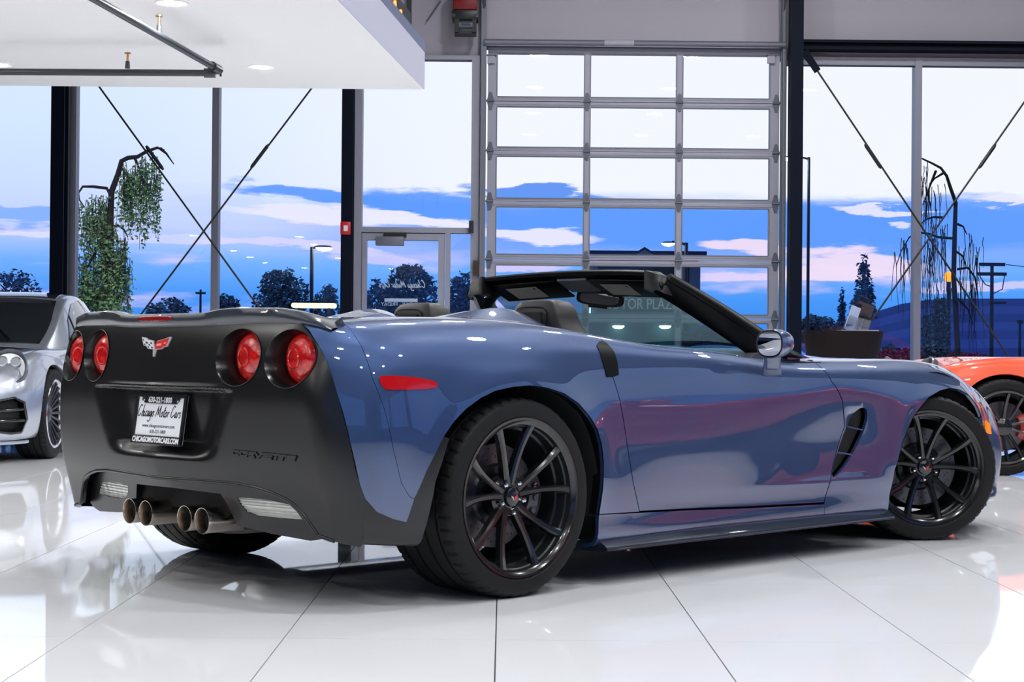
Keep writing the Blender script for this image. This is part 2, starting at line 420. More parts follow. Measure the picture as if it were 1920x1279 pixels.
# aluminium window frames with glass (everything stands on the floor)
def xp(px, Y=YW): return at(px, 500, Y=Y).x
wn = [0]
def window(mull, x_l, x_r, z_top, bars=()):
    wn[0] += 1
    fr = MB()
    for a, b in mull: fr.box(a, b, YW - .07, YW + .09, 0, z_top)
    fr.box(x_l, x_r, YW - .06, YW + .08, z_top - .09, z_top); fr.box(x_l, x_r, YW - .06, YW + .08, 0, .12)
    o = struct('window_%d' % wn[0], fr, M_ALU)
    xs = sorted([x_l] + [q for ab in mull for q in ab] + [x_r])
    for i in range(0, len(xs) - 1):
        a, b = xs[i], xs[i + 1]
        if b - a < .25: continue
        MB().box(a, b, YW + .006, YW + .014, .12, z_top - .09).build('glass_pane', M_GLASS, o)
    return o
window([(xp(122), xp(143)), (xp(397), xp(410))], X0, xp(662), zt_l)
gm = MB()
for a, b in ((123, 128), (134, 139)): gm.box(xp(a), xp(b), YW - .085, YW - .07, 0, zt_l)
gm.build('frame_groove', M_ALUD, bpy.data.objects['window_1'])
window([(xp(1711), xp(1724)), (xp(1990), xp(2003))], xp(1466), X1, zt_r)
# black beam over the right-hand windows
bz0, bz1 = wx(1700, 96, 19.45).z, wx(1700, 80, 19.45).z
tag(MB().box(xp(1490, 19.4), X1, 19.42, 19.58, bz0 + .03, bz1).box(xp(1490, 19.4), X1, 19.36, 19.58, bz0, bz0 + .03).box(xp(1490, 19.4), X1, 19.36, 19.58, bz1 - .02, bz1 + .012).build('steel_beam', M_COLUMN),
    'black steel beam over the tall windows right of the garage door', 'beam')

# entrance door between the second black column and the garage door
d2 = MB(); zt = zt_l
for a, b in ((664, 678), (882, 897)): d2.box(xp(a), xp(b), YW - .08, YW + .1, 0, zt)
d2.box(xp(664), xp(897), YW - .07, YW + .09, zt - .05, zt)
tz0, tz1 = wx(760, 437).z, wx(760, 427).z
d2.box(xp(678), xp(882), YW - .07, YW + .09, tz0, tz1).box(xp(835), xp(844), YW - .07, YW + .09, 0, tz0)
door2 = struct('door_2', d2, M_DOORAL)
MB().box(xp(678), xp(882), YW + .006, YW + .014, tz1, zt - .05).build('transom_glass', M_GLASS, door2)
MB().box(xp(844), xp(882), YW + .006, YW + .014, .1, tz0).box(xp(844), xp(882), YW - .05, YW + .06, 0, .1).build('sidelight_glass', M_GLASS, door2)
lf = MB(); lz = wx(760, 451).z
lf.box(xp(678) + .01, xp(688), YW - .06, YW + .05, .02, tz0 - .01).box(xp(822), xp(835) - .01, YW - .06, YW + .05, .02, tz0 - .01)
lf.box(xp(688), xp(822), YW - .06, YW + .05, lz, tz0 - .01).box(xp(688), xp(822), YW - .06, YW + .05, .02, .3)
lf.build('door_leaf', M_DOORAL, door2)
MB().box(xp(688), xp(822), YW - .006, YW + .002, .3, lz).build('door_glass', M_GLASS, door2)
a, b = wx(704, 460, 19.45), wx(757, 444, 19.45)
cl = MB().box(a.x, b.x, 19.42, 19.54, a.z, b.z).build('door_closer', M_ALUD, door2); bevel_obj(cl, .008)
a, b = wx(720, 444, 19.5), wx(762, 436, 19.5); MB().box(a.x, b.x, 19.5, 19.56, a.z, b.z).build('closer_arm', M_BLACK, door2)
a, b = wx(879, 436, 19.45), wx(888, 414, 19.45); MB().box(a.x, b.x, 19.44, 19.53, a.z, b.z).build('door_contact', M_BLACK, door2)
# lettering on the door glass, read from outside, so reversed in here
SCRIPT = {'C': [[(.62, .86), (.5, 1), (.3, .92), (.1, .55), (.05, .2), (.18, .02), (.38, .06), (.6, .25)]],
 'h': [[(.1, 0), (.42, 1.05)], [(.16, .22), (.34, .46), (.42, .38), (.36, .1), (.44, 0), (.55, .1)]], 'i': [[(.1, .45), (.06, .1), (.14, 0), (.26, .1)], [(.17, .62), (.19, .66)]],
 'c': [[(.36, .4), (.26, .46), (.1, .28), (.1, .06), (.22, 0), (.38, .12)]], 'a': [[(.38, .42), (.22, .44), (.06, .2), (.1, .02), (.22, .06), (.38, .4), (.34, .08), (.42, 0), (.5, .08)]],
 'g': [[(.38, .42), (.22, .44), (.06, .2), (.12, .04), (.24, .1), (.4, .42), (.28, -.2), (.1, -.42), (-.12, -.42), (-.16, -.3)]], 'o': [[(.24, .45), (.08, .28), (.08, .06), (.2, 0), (.34, .16), (.34, .38), (.24, .45), (.46, .4)]],
 'M': [[(.0, 0), (.22, .5), (.36, .95)], [(.36, .95), (.42, .4), (.46, .14)], [(.46, .14), (.66, .6), (.84, .98)], [(.84, .98), (.8, .4), (.84, .05), (.92, .02)]],
 't': [[(.3, .9), (.14, .2), (.2, 0), (.34, .08)], [(.06, .52), (.42, .58)]], 'r': [[(.08, 0), (.18, .42)], [(.14, .24), (.28, .44), (.42, .4)]],
 's': [[(.34, .42), (.22, .46), (.14, .34), (.28, .18), (.24, .02), (.06, .02)]]}
ADV = {'C': .66, 'h': .5, 'i': .26, 'c': .38, 'a': .46, 'g': .44, 'o': .42, 'M': 1.0, 't': .34, 'r': .38, 's': .4, ' ': .34}
def script_strokes(s, width, height):
    x = 0; out = []
    for ch in s:
        for st in SCRIPT.get(ch, []): out.append([(x + px + .16 * py, py) for px, py in st])
        x += ADV[ch]
    return [[(px / x * width - width / 2, py * height) for px, py in st] for st in out]
M_VINYL = mat('white_vinyl', srgb(170, 190, 215), .5)
def doorM(px, py, flip=True):
    p = wx(px, py, 19.59)
    R = Matrix(((-1 if flip else 1, 0, 0), (0, 0, -1), (0, 1, 0))).to_4x4()
    return Matrix.Translation(p) @ R
lt = strokes_mesh('door_script', script_strokes('Chicago Motor Cars', .54, .085), .011, doorM(754, 539))
obj('door_script', lt, M_VINYL, door2)
obj('door_hours', text_mesh('door_hours', 'MONDAY - FRIDAY', .062, .0005, doorM(755, 571), .95), M_VINYL, door2)
a, b = wx(721, 566, 19.588), wx(783, 560, 19.588); MB().box(a.x, b.x, 19.585, 19.589, a.z, b.z).build('door_decal', M_VINYL, door2)
obj('street_number', text_mesh('street_number', '112', .30, .0005, Matrix.Translation((0, 0, 0)) @ doorM(793, 382), 1.15, -.012), glassmat('frosted_vinyl', (.86, .93, 1), .3, 0.2), door2)

# sectional garage door: five visible rows of three panes, two more below
gx0, gx1 = xp(912), xp(1458)
dr = MB(); door1 = MB().box(xp(899), xp(909), YW - .16, YW - .02, 0, 6.6).box(xp(1461), xp(1468), YW - .16, YW - .02, 0, 6.6).box(xp(897), xp(899) + .01, YW - .1, YW + .2, 0, ZC).build('door_1', M_ALUD, kind='structure')
rows = [92, 193, 286, 380.5, 489, 597, 694, 789]        # section joints, in the middle column of the door
pz = [wx(1180, y).z for y in rows]; pz[-1] = .01
M_GDOOR = M_DOORAL
cols = [(930, 1092), (1105, 1264.5), (1278, 1439)]
tb = [(104.5, 183.5), (203.5, 277.5), (296.5, 373), (391, 478), (500, 588), (606, 685), (703, 778)]
for i in range(7):
    zt_, zb_ = pz[i], pz[i + 1]; p0, p1 = wx(1180, tb[i][0]).z, wx(1180, tb[i][1]).z
    s = MB()
    g = .004
    s.box(gx0, gx1, YW - .045, YW + .01, p0, zt_ - g).box(gx0, gx1, YW - .045, YW + .01, zb_ + g, p1)
    xs = [gx0] + [q for c in cols for q in (xp(c[0]), xp(c[1]))] + [gx1]
    for k in range(0, len(xs), 2): s.box(xs[k], xs[k + 1], YW - .045, YW + .01, p1, p0)
    s.box(gx0, gx1, YW - .052, YW - .045, (p0 + zt_) / 2 - .006, (p0 + zt_) / 2) ; s.box(gx0, gx1, YW - .052, YW - .045, (p1 + zb_) / 2, (p1 + zb_) / 2 + .006)
    so = s.build('door_section', M_GDOOR, door1)
    for c in cols:
        MB().box(xp(c[0]), xp(c[1]), YW - .02, YW - .012, p1, p0).build('pane', M_GLASS, so)
        gk = MB(); a, b = xp(c[0]), xp(c[1]); e = .012
        gk.box(a, b, YW - .05, YW - .045, p1 - e, p1).box(a, b, YW - .05, YW - .045, p0, p0 + e).box(a - e, a, YW - .05, YW - .045, p1, p0).box(b, b + e, YW - .05, YW - .045, p1, p0)
        gk.build('pane_seal', M_ALUD, so)
    if i:
        for px in (917, 1098, 1271, 1452):                        # lozenge hinges over each joint
            x = xp(px); z = zt_; h = .092; wd_ = .042
            hb = MB()
            for sg in (1, -1):
                hb.prism([(-wd_, 0), (wd_, 0), (wd_ * .35, h), (-wd_ * .35, h)], 0, .012, Matrix.Translation((x, YW - .045, z + sg * .012)) @ Matrix(((1, 0, 0, 0), (0, 0, -1, 0), (0, sg, 0, 0), (0, 0, 0, 1))))
            hb.tube([(x - wd_, YW - .062, z), (x + wd_, YW - .062, z)], .011, 8)
            if px in (917, 1452):
                sx_ = -1 if px == 917 else 1; hb.tube([(x, YW - .06, z), (x + sx_ * .085, YW - .08, z)], .012, 8)
            hb.build('hinge', M_HINGE, door1)
for px, sg in ((921, 1), (1446, -1)):
    p = wx(px, 108, YW - .06); MB().box(p.x - .045, p.x + .045, YW - .085, YW - .045, p.z - .07, p.z + .02).build('top_bracket', M_DOORAL, door1)
    MB().box(p.x - .06, p.x + .06, YW - .1, YW - .05, p.z + .02, p.z + .032).build('roller_plate', M_HINGE, door1)
sh = wx(1180, 81, 19.42).z
MB().tube([(xp(905), 19.42, sh), (xp(1466), 19.42, sh)], .034, 12).build('torsion_shaft', M_ALUD, door1)
a, b = xp(1128), xp(1183); MB().tube([(a, 19.415, sh + .003), (b, 19.415, sh + .003)], .036, 12).build('shaft_label', M_WALL, door1)
tr = MB()
for px, sg in ((904, 1), (1461, 1)):
    x = xp(px); tr.tube([(x, 19.5, 0), (x, 19.5, z_gar), (x, 19.46, z_gar + .4), (x, 19.3, z_gar + .75), (x, 18.9, z_gar + 1.0)], .02, 6)
tr.build('door_track', M_HINGE, door1)
a, b = wx(887, 517, 19.5), wx(898, 489, 19.5)
lk = MB().box(a.x, b.x, 19.44, 19.5, a.z, b.z).box(a.x + .02, b.x - .02, 19.43, 19.44, a.z + .03, b.z - .03).build('slide_lock', mat('bronze_dark', srgb(70, 58, 46), .5, metal=.5)); tag(lk, 'small dark bronze lock box on the frame left of the garage door', 'lock')

# steel columns
def column(px0, px1, Y, label):
    x0, x1 = xp(px0, Y), xp(px1, Y); w_ = x1 - x0; t = .016
    m = MB().box(x0, x1, Y - .1, Y - .1 + t, 0, ZC).box(x0, x1, Y + .1 - t, Y + .1, 0, ZC).box(x0 + w_ / 2 - .01, x0 + w_ / 2 + .01, Y - .1 + t, Y + .1 - t, 0, ZC).box(x0 + .004, x0 + .012, Y - .1 + t, Y + .1 - t, 0, ZC)
    o = m.build('steel_column', M_COLUMN); tag(o, label, 'column'); return o
column(97, 122, 19.2, 'black steel column between the two left windows')
column(640, 661.5, 19.2, 'black steel column with the red alarm box, left of the entrance door')
column(1478, 1501, 19.2, 'black steel column right beside the garage door')
al = thing('fire_alarm', 'small red fire alarm box on the black column by the entrance door', 'alarm', wx(648, 428, 19.09))
o = MB().box(-.058, .058, -.03, .03, -.075, .075).build('case', M_RED, al); bevel_obj(o, .01)
MB().box(-.02, .028, -.037, -.028, -.035, .03).build('strobe', mat('strobe_white', srgb(235, 225, 225), .3), al)

# bracing rods with turnbuckles
def rod(p, q, tb_px, label, Y=19.28, clevis=None):
    a, b = at(*p, Y=Y), at(*q, Y=Y)
    t = thing('brace_rod', label, 'rod', a)
    MB().tube([(0, 0, 0), b - a], .011, 8).build('rod', M_BLACK, t)
    d_ = (b - a).normalized(); c = at(*tb_px, Y=Y) - a
    MB().tube([c - d_ * .17, c - d_ * .14, c + d_ * .14, c + d_ * .17], [.012, .021, .021, .012], 8).build('turnbuckle', M_BLACK, t)
    if clevis:
        MB().tube([c * 0, d_ * .28], [.055, .05], 4).build('clevis', M_COLUMN, t)
rod((132, 88), (500, 597), (290, 296), 'thin black brace rod falling to the right across the left window')
rod((590, 158), (255, 602), (487, 293), 'thin black brace rod rising to the right across the left window', 19.24)
rod((1508, 96), (1905, 690), (1637, 293), 'thin black brace rod falling to the right from the column at the garage door', 19.28, True)
rod((1960, 135), (1600, 650), (1851, 293), 'thin black brace rod rising to the right across the right window', 19.24)

# mezzanine overhead on the left
p = at(795, 168, Z=2.75); YC, XC = p.y, p.x
ZF = at(797, 98, Y=YC).z
sa = .1052; ex, ey = math.sin(sa), math.cos(sa)
Lm = YC + 5.5
mz = thing('mezzanine', 'white mezzanine floor hanging over the left half of the room, with black railing', 'mezzanine', (XC, YC, 2.75))
def MZ(u, v): return (u * 1.0 - v * ex, -v * ey)         # u along the front edge, v back along the side edge
poly = [MZ(0, 0), (X0 + .02 - XC, 0), (X0 + .02 - XC, -Lm), MZ(0, Lm / ey)]
MB().prism(poly, 0, ZF - 2.75).build('slab', M_WHITE, mz)
MB().prism([MZ(.004, 0), MZ(0, 0), MZ(0, Lm / ey), MZ(.004, Lm / ey)], .001, ZF - 2.75).build('shaded_fascia', mat('fascia_shade', srgb(178, 179, 194), .5), mz)  # the dimmer light on this face is put into its grey colour
off = lambda d1, d2: [MZ(-d1, 0), MZ(-d2, 0), MZ(-d2, Lm / ey), MZ(-d1, Lm / ey)]
MB().prism(off(-.006, .12), ZF - 2.75, ZF - 2.75 + .075).build('edge_strip', mat('edge_grey', srgb(96, 104, 130), .4), mz)
MB().prism([MZ(-.06, .25), MZ(-.1, .25), MZ(-.1, Lm / ey), MZ(-.06, Lm / ey)], ZF - 2.675, ZF - 2.675 + .16).build('base_rail', M_BLACK, mz)
MB().prism([MZ(-.075, .3), MZ(-.085, .3), MZ(-.085, Lm / ey), MZ(-.075, Lm / ey)], ZF - 2.51, ZF - 1.7).build('rail_glass', M_GLASS, mz)
x_, y_ = MZ(-.08, .22); MB().box(x_ - .03, x_ + .02, y_ - .03, y_ + .03, ZF - 2.675, ZF - 1.6).build('rail_post', M_BLACK, mz)
MB().prism([MZ(-.05, .2), MZ(-.11, .2), MZ(-.11, Lm / ey), MZ(-.05, Lm / ey)], ZF - 1.7, ZF - 1.65).build('hand_rail', M_BLACK, mz)
M_REFLDOT = emat('reflection_orange', (1, .16, .02), 5)  # orange reflections on the railing, put in as two glowing dots
for v_, h_ in ((.95, .075), (.72, .06)):
    x_, y_ = MZ(-.058, v_); MB().tube([(x_ - .01, y_, ZF - 2.675 + h_), (x_ + .012, y_, ZF - 2.675 + h_)], .028, 12).build('reflected_dot', M_REFLDOT, mz)

# downlights in the soffit
def downlight(x, y):
    row = ['first', 'second', 'third', 'fourth', 'fifth', 'sixth'][int(round((11.36 - y) / 2.09))]; colm = 'left' if x < -4 else ('middle' if x < -3 else 'right')
    t = thing('downlight', 'round recessed soffit downlight, %s row from the windows, %s column' % (row, colm), 'light', (x, y, 2.75), group='downlights in the mezzanine soffit')
    MB().lathe([(.062, -.004), (.09, -.006), (.095, 0), (.062, .0)], 28).build('trim_ring', M_WHITE, t, 40)
    MB().lathe([(.0005, -.003), (.062, -.004)], 28).build('lens', M_LAMP, t)
for px, py, lb in ((490, 125, 'bright round downlight in the mezzanine soffit beyond the pipe elbow'), (322, 5, 'bright round downlight at the top edge, right of the sloping pipe'), (-3, 121, 'bright round downlight at the left edge above the level pipe')):
    p = at(px, py, Z=2.75); downlight(p.x, p.y)
    o = [q for q in bpy.data.objects if q.name.startswith('downlight')][-1]
    o['label'] = lb
for y in (7.2, 5.1, 3.0):
    for x in (-3.4, -5.2): downlight(x, y)
downlight(-5.2, 11.36); downlight(-5.2, 9.28); downlight(-3.42, 9.28); downlight(-2.6, .9); downlight(-4.6, .9)

# fire pipes under the soffit
zp = 2.56
pe = at(398, 137, Z=zp); pl = at(-260, 133, Z=zp)
pp = thing('sprinkler_pipe', 'black fire sprinkler pipes meeting at an elbow under the white mezzanine', 'pipe', pe)
MB().tube([(0, 0, 0), pl - pe], .021, 14).build('pipe', M_PIPE, pp, 40)
MB().tube([(-.05, 0, 0), (.02, 0, 0)], .03, 14).build('elbow', M_PIPE, pp, 40)
def head(parent, loc, down=.02):
    MB().tube([loc + Vector((0, 0, .015)), loc + Vector((0, 0, .06))], [.016, .013], 10).build('nozzle', M_PIPE, parent, 40)
    MB().tube([loc + Vector((0, 0, .06)), loc + Vector((0, 0, .105)), loc + Vector((0, 0, .108)), loc + Vector((0, 0, .114))], [.008, .006, .02, .02], 10).build('sprinkler_head', M_BRASS, parent, 40)
p = at(239, 133, Z=zp); head(pp, p - pe)
dv = Vector((-math.sin(.128), -math.cos(.128), 0)); o2 = Vector((.02, -.02, .03))
MB().tube([o2 + dv * -.05, o2 + dv * 7.5], .021, 14).build('branch_pipe', M_PIPE, pp, 40)
MB().tube([o2 + dv * -.08, o2 + dv * .06], .03, 14).build('coupling', M_PIPE, pp, 40)
MB().tube([o2 + dv * -.12 + Vector((0, 0, .02)), o2 + dv * -.12 - Vector((0, 0, .035))], .007, 6).tube([o2 + dv * -.06, o2 + dv * -.13], .012, 8).build('drain_valve', M_PIPE, pp)
head(pp, o2 + dv * 1.05)
for v_ in (2.4, 4.6): MB().tube([o2 + dv * v_, o2 + dv * v_ + Vector((0, 0, .158))], .006, 6).build('hanger', M_PIPE, pp)
MB().tube([(-1.9, 0, 0), (-1.9, 0, .188)], .006, 6).build('hanger', M_PIPE, pp)

# door operator on the wall over the entrance
a = wx(874, 30, 19.3)
op = thing('door_operator', 'dark red and black garage door operator high on the wall', 'motor', a)
o = MB().box(-.15, .13, -.14, .15, .05, .34).build('cover', mat('operator_red', srgb(120, 16, 26), .4), op); bevel_obj(o, .02)
o = MB().box(-.16, .14, -.12, .15, -.06, .05).build('gearbox', M_BLACK, op); bevel_obj(o, .012)
MB().box(-.13, -.075, -.13, .15, -.21, -.06).box(.075, .12, -.13, .15, -.21, -.06).box(-.13, .12, -.1, .1, -.225, -.19).build('bracket', M_BLACK, op)
MB().tube([(-.08, -.1, -.12), (.08, -.1, -.12)], .045, 14).build('sprocket', M_HINGE, op, 40)
MB().box(-.05, .05, -.15, -.14, -.14, -.115).build('name_plate', M_CHROME, op)
for sx_ in (-.14, .125): MB().tube([(sx_, -.14, -.02), (sx_, -.12, -.02)], .022, 10).build('bolt', M_CHROME, op)
MB().tube([wx(800, 40, 19.55) - a, wx(826, 2, 19.55) - a], .011, 6).build('cable', M_ALUD, op)

# high-bay lamps under the roof (they light the room and show in the paint)
ORD = ['first', 'second', 'third', 'fourth', 'fifth', 'sixth', 'seventh']
for x in (.6, 3.4, 6.2):
    for y in (-2.5, 1.2, 4.9, 8.6, 12.3, 16.0):
        t = thing('bay_lamp', 'round high-bay lamp under the roof, %s row from the window wall, %s column' % (ORD[int(round((16.0 - y) / 3.7))], {.6: 'left', 3.4: 'middle', 6.2: 'right'}[x]), 'light', (x, y, 6.3), group='high-bay lamps under the roof')
        MB().lathe([(.05, .3), (.09, .28), (.19, .05), (.2, 0), (.185, .0), (.175, .05)], 20).build('reflector', M_BLACK, t, 40)
        MB().lathe([(.0005, .012), (.18, .012)], 20).build('lens', M_BAY, t)
        MB().tube([(0, 0, .28), (0, 0, .7)], .01, 6).build('stem', M_BLACK, t)
# roof trusses
for y in (3.0, 10.2, 15.6):
    MB().box(X0, X1, y - .08, y + .08, 6.66, 6.86).box(X0, X1, y - .08, y + .08, 6.98, 7.0).build('trim_1', M_COLUMN, kind='structure')

# brochure stand: dark tapered drum with clear brochure holders
ps = at(1580, 662, Y=17.2)
bs = thing('brochure_stand', 'dark brown tapered drum stand in front of the right window', 'stand', (ps.x, 17.2, 0))
zt = at(1580, 621, Y=17.2).z; zb = at(1580, 672, Y=17.2).z
r1 = (at(1655, 640, Y=17.2).x - at(1506, 640, Y=17.2).x) / 2
MB().lathe([(.001, 0), (.2, 0), (.2, .03), (.12, .06), (.14, zb - .35), (r1 * .7, zb - .15), (r1 * .86, zb), (r1, zt - .03), (r1, zt), (r1 - .02, zt), (r1 - .03, zt - .02), (.001, zt - .02)], 40).build('drum', mat('drum_brown', srgb(30, 24, 25), .6, spec=.12), bs, 40)
bh = thing('brochure_holder', 'clear acrylic brochure holder with leaflets on the dark drum stand', 'holder', at(1604, 619, Y=17.15))
M_ACR = glassmat('acrylic', (.9, .93, .98), .02, 2.0)
for i, (dx, h) in enumerate(((-.12, .30), (-.05, .36), (.04, .33))):
    M4 = Matrix.Translation((dx + .04, i * .06, 0)) @ Matrix.Rotation(.32, 4, 'Y') @ Matrix.Rotation(.5, 4, 'Z')
    MB().box(-.07, .07, -.006, .0, 0, h, M4).box(-.07, .07, -.035, -.03, 0, h * .5, M4).build('acrylic_sheet', M_ACR, bh)
    MB().box(-.06, .06, -.02, -.008, .01, h * .85, M4).build('leaflet', mat(['leaflet_pale', 'leaflet_brown', 'leaflet_brown'][i], [srgb(190, 205, 235), srgb(70, 58, 60), srgb(70, 58, 60)][i], .4), bh)
MB().box(-.16, .22, -.1, .16, -.012, .0).build('base', mat('acrylic_base', srgb(190, 190, 205), .3), bh)
# ================================================================== outside
M_ASPH = mat('asphalt', srgb(52, 56, 66), .8, var=(.3, .15))
struct('floor_outside', MB().box(-300, 300, YW + .31, 600, -.3, -.12), M_ASPH)
def leafmat(name, c): return mat(name, c, .65, var=(3, .35))
M_BARK = mat('bark', srgb(46, 42, 46), .85, bump=(30, .6, .02))
M_LEAFG = leafmat('leaf_green', srgb(128, 168, 112)); M_LEAFD = leafmat('leaf_dark', srgb(104, 118, 124)); M_LEAFB = leafmat('leaf_blue', srgb(80, 108, 134)); M_LEAFO = leafmat('leaf_olive', srgb(84, 110, 70))
def leaves(pts, size, rng):
    mb = MB()
    for p in pts:
        a, b, c = rng.uniform(0, 6.3), rng.uniform(-.9, .9), size * rng.uniform(.6, 1.3)
        u = Vector((math.cos(a), math.sin(a), b)).normalized(); v = u.orthogonal().normalized(); v = (v * math.cos(c * 99) + u.cross(v) * math.sin(c * 99))
        mb.add([p - u * c, p + v * c * .5, p + u * c, p - v * c * .5], [(0, 1, 2, 3)])
    return mb
def flatmesh(mb, name):
    me = bpy.data.meshes.new(name); me.from_pydata(mb.v, [], mb.f); me.update(); return me
def crown_tree(name, label, px, py_top, py_base, hw, Y, m, cat='tree', n=1400, leaf=.16, shape='round', seed=1, gap=.42):
    rng = random.Random(seed); b = at(px, 660, Y=Y); zt = at(px, py_top, Y=Y).z; zb = at(px, py_base, Y=Y).z; r = hw / F_PX * Y; n = int(n * 1.7); leaf *= .72
    t = thing(name, label, cat, (b.x, Y, -.12))
    pts = []; H = zt - zb; tries = 0
    while len(pts) < n and tries < n * 30:
        tries += 1
        x, y, z = rng.uniform(-1, 1), rng.uniform(-1, 1), rng.uniform(0, 1)
        if shape == 'round': ok = x * x + y * y + (2 * z - 1) ** 2 < .75 + .5 * noise.noise(Vector((x * 2.2 + seed, y * 2.2, z * 3.4)))
        elif shape == 'cone': ok = math.hypot(x, y) < (1 - z) * .9 + .1 + .35 * noise.noise(Vector((x * 3 + seed, y * 3, z * 9)))
        else: ok = math.hypot(x, y) < .45 + .35 * math.sin(z * 3.1) + .4 * noise.noise(Vector((x * 3 + seed, y * 3, z * 6)))
        if not ok: continue
        q = Vector((x * r, y * r, zb + z * H))
        if noise.noise(Vector((q.x / r * 2.6 + seed * 3, q.y / r * 2.6, q.z / r * 2.6))) < gap - .62: continue
        pts.append(q + Vector((0, 0, .12)))
    lm = leaves(pts, leaf, rng); obj('foliage', flatmesh(lm, 'foliage'), m, t, kind='stuff')
    mb = MB(); mb.tube([(0, 0, 0), (0, 0, zb + H * .4 + .12), (r * .05, 0, zb + H * .8)], [r * .07 + .05, r * .05 + .03, .02], 7)
    for i in range(9):
        a = i * 2.4; z0_ = zb + H * (.12 + .07 * i); rr = r * (.75 if shape == 'round' else .4) * (1 - .05 * i)
        mb.tube([(0, 0, z0_), (math.cos(a) * rr * .5, math.sin(a) * rr * .5, z0_ + H * .12), (math.cos(a) * rr, math.sin(a) * rr, z0_ + H * .2)], [.05 + r * .02, .03 + r * .008, .01], 5)
    mb.build('trunk', M_BARK, t, 60)
    return t
crown_tree('tree', 'dark round-crowned tree outside, left of the street lamp', 527, 492, 640, 56, 75, M_LEAFD, n=1500, leaf=.17, seed=3)
crown_tree('tree', 'small feathery tree outside just left of the black column with the alarm box', 612, 527, 640, 28, 70, M_LEAFD, n=650, leaf=.15, seed=5, gap=.5)
crown_tree('tree', 'low bushy tree outside at the foot of the rising brace rod', 318, 556, 640, 60, 80, M_LEAFD, n=900, leaf=.18, seed=6)
crown_tree('tree', 'small round tree outside behind the thin left window mullion', 424, 550, 612, 28, 80, M_LEAFD, n=700, leaf=.16, seed=7)
crown_tree('tree', 'blue-grey tree outside behind the silver car', 22, 500, 640, 74, 70, M_LEAFB, n=1100, leaf=.15, seed=8, gap=.52)
crown_tree('tree', 'big dark tree outside seen through the entrance door', 768, 485, 640, 62, 60, M_LEAFB, n=1700, leaf=.15, seed=9)
crown_tree('tree', 'bushy tree outside low at the left edge of the entrance door', 712, 520, 640, 40, 64, M_LEAFB, n=900, leaf=.15, seed=19)
crown_tree('tree', 'tree outside seen in the narrow sidelight of the entrance door', 868, 500, 640, 34, 58, M_LEAFB, n=900, leaf=.14, seed=10)
crown_tree('conifer', 'tall narrow young tree outside right of the tall lamp post', 1619, 462, 600, 26, 46, M_LEAFB, n=800, leaf=.1, shape='cone', seed=11, gap=.45)
crown_tree('conifer', 'slim small conifer outside left of the tall narrow tree', 1578, 538, 625, 11, 50, M_LEAFB, n=420, leaf=.08, shape='cone', seed=12)
crown_tree('hedge', 'low dark green hedge outside behind the brochure stand', 1530, 588, 650, 48, 45, M_LEAFD, 'hedge', n=1100, leaf=.1, seed=13, gap=.2)
crown_tree('shrub', 'dark round shrub outside just right of the brochure stand', 1668, 643, 672, 16, 40, M_LEAFD, 'shrub', n=500, leaf=.05, seed=14, gap=.2)
crown_tree('conifer', 'dark upright conifer outside behind the bare weeping tree', 1762, 560, 690, 22, 32, M_LEAFD, n=900, leaf=.07, shape='col', seed=15, gap=.3)
crown_tree('conifer', 'dark conifer outside right beside the thin right window mullion', 1738, 590, 690, 13, 33, M_LEAFD, n=500, leaf=.06, shape='col', seed=16, gap=.3)
crown_tree('tree', 'dark bush outside in the lower right pane of the garage door', 1330, 608, 665, 60, 60, M_LEAFD, n=900, leaf=.14, seed=17, gap=.25)

# the two weeping trees by the building
def weeping(label, Y, trunk, boughs, strands, m, leafy, seed, tr_r=.07):
    rng = random.Random(seed); base = at(trunk[0][0], 700, Y=Y); base.z = -.12
    t = thing('weeping_tree', label, 'tree', base)
    P = lambda q: at(q[0], q[1], Y=Y) + Vector((0, (q[2] if len(q) > 2 else 0), 0)) - base
    tp = [Vector((0, 0, 0))] + [P(q) for q in trunk]
    MB().tube(tp, [tr_r * (1 - .75 * i / (len(tp) - 1)) for i in range(len(tp))], 8).build('trunk', M_BARK, t, 60)
    for bgh in boughs:
        bp = [P(q) for q in bgh]; MB().tube(bp, [tr_r * .42 * (1 - .7 * i / (len(bp) - 1)) for i in range(len(bp))], 6).build('bough', M_BARK, t, 60)
    st = MB(); lp = []
    for (x0, x1, y0, y1, n, ln) in strands:
        for _ in range(n):
            px, py = rng.uniform(x0, x1), rng.uniform(y0, y1); L = ln * rng.uniform(.45, 1.1); dy = rng.uniform(-.3, .3); sw = rng.uniform(-10, 10)
            pts = [P((px + sw * k / 5 + rng.uniform(-1.5, 1.5), py + L * k / 5, dy)) for k in range(6)]
            st.tube(pts, [.007, .006, .005, .005, .004, .003], 4)
            if leafy:
                for k in range(int(L / 3.2 * leafy)):
                    u = rng.uniform(.05, 1) * 4.99; i = int(u); f_ = u - i
                    lp.append(pts[i].lerp(pts[i + 1], f_) + Vector((rng.uniform(-.05, .05), rng.uniform(-.07, .07), rng.uniform(-.05, .05))))
    st.build('twigs', M_BARK, t, kind='stuff')
    if lp: obj('foliage', flatmesh(leaves(lp, .036, rng), 'foliage'), m, t, kind='stuff')
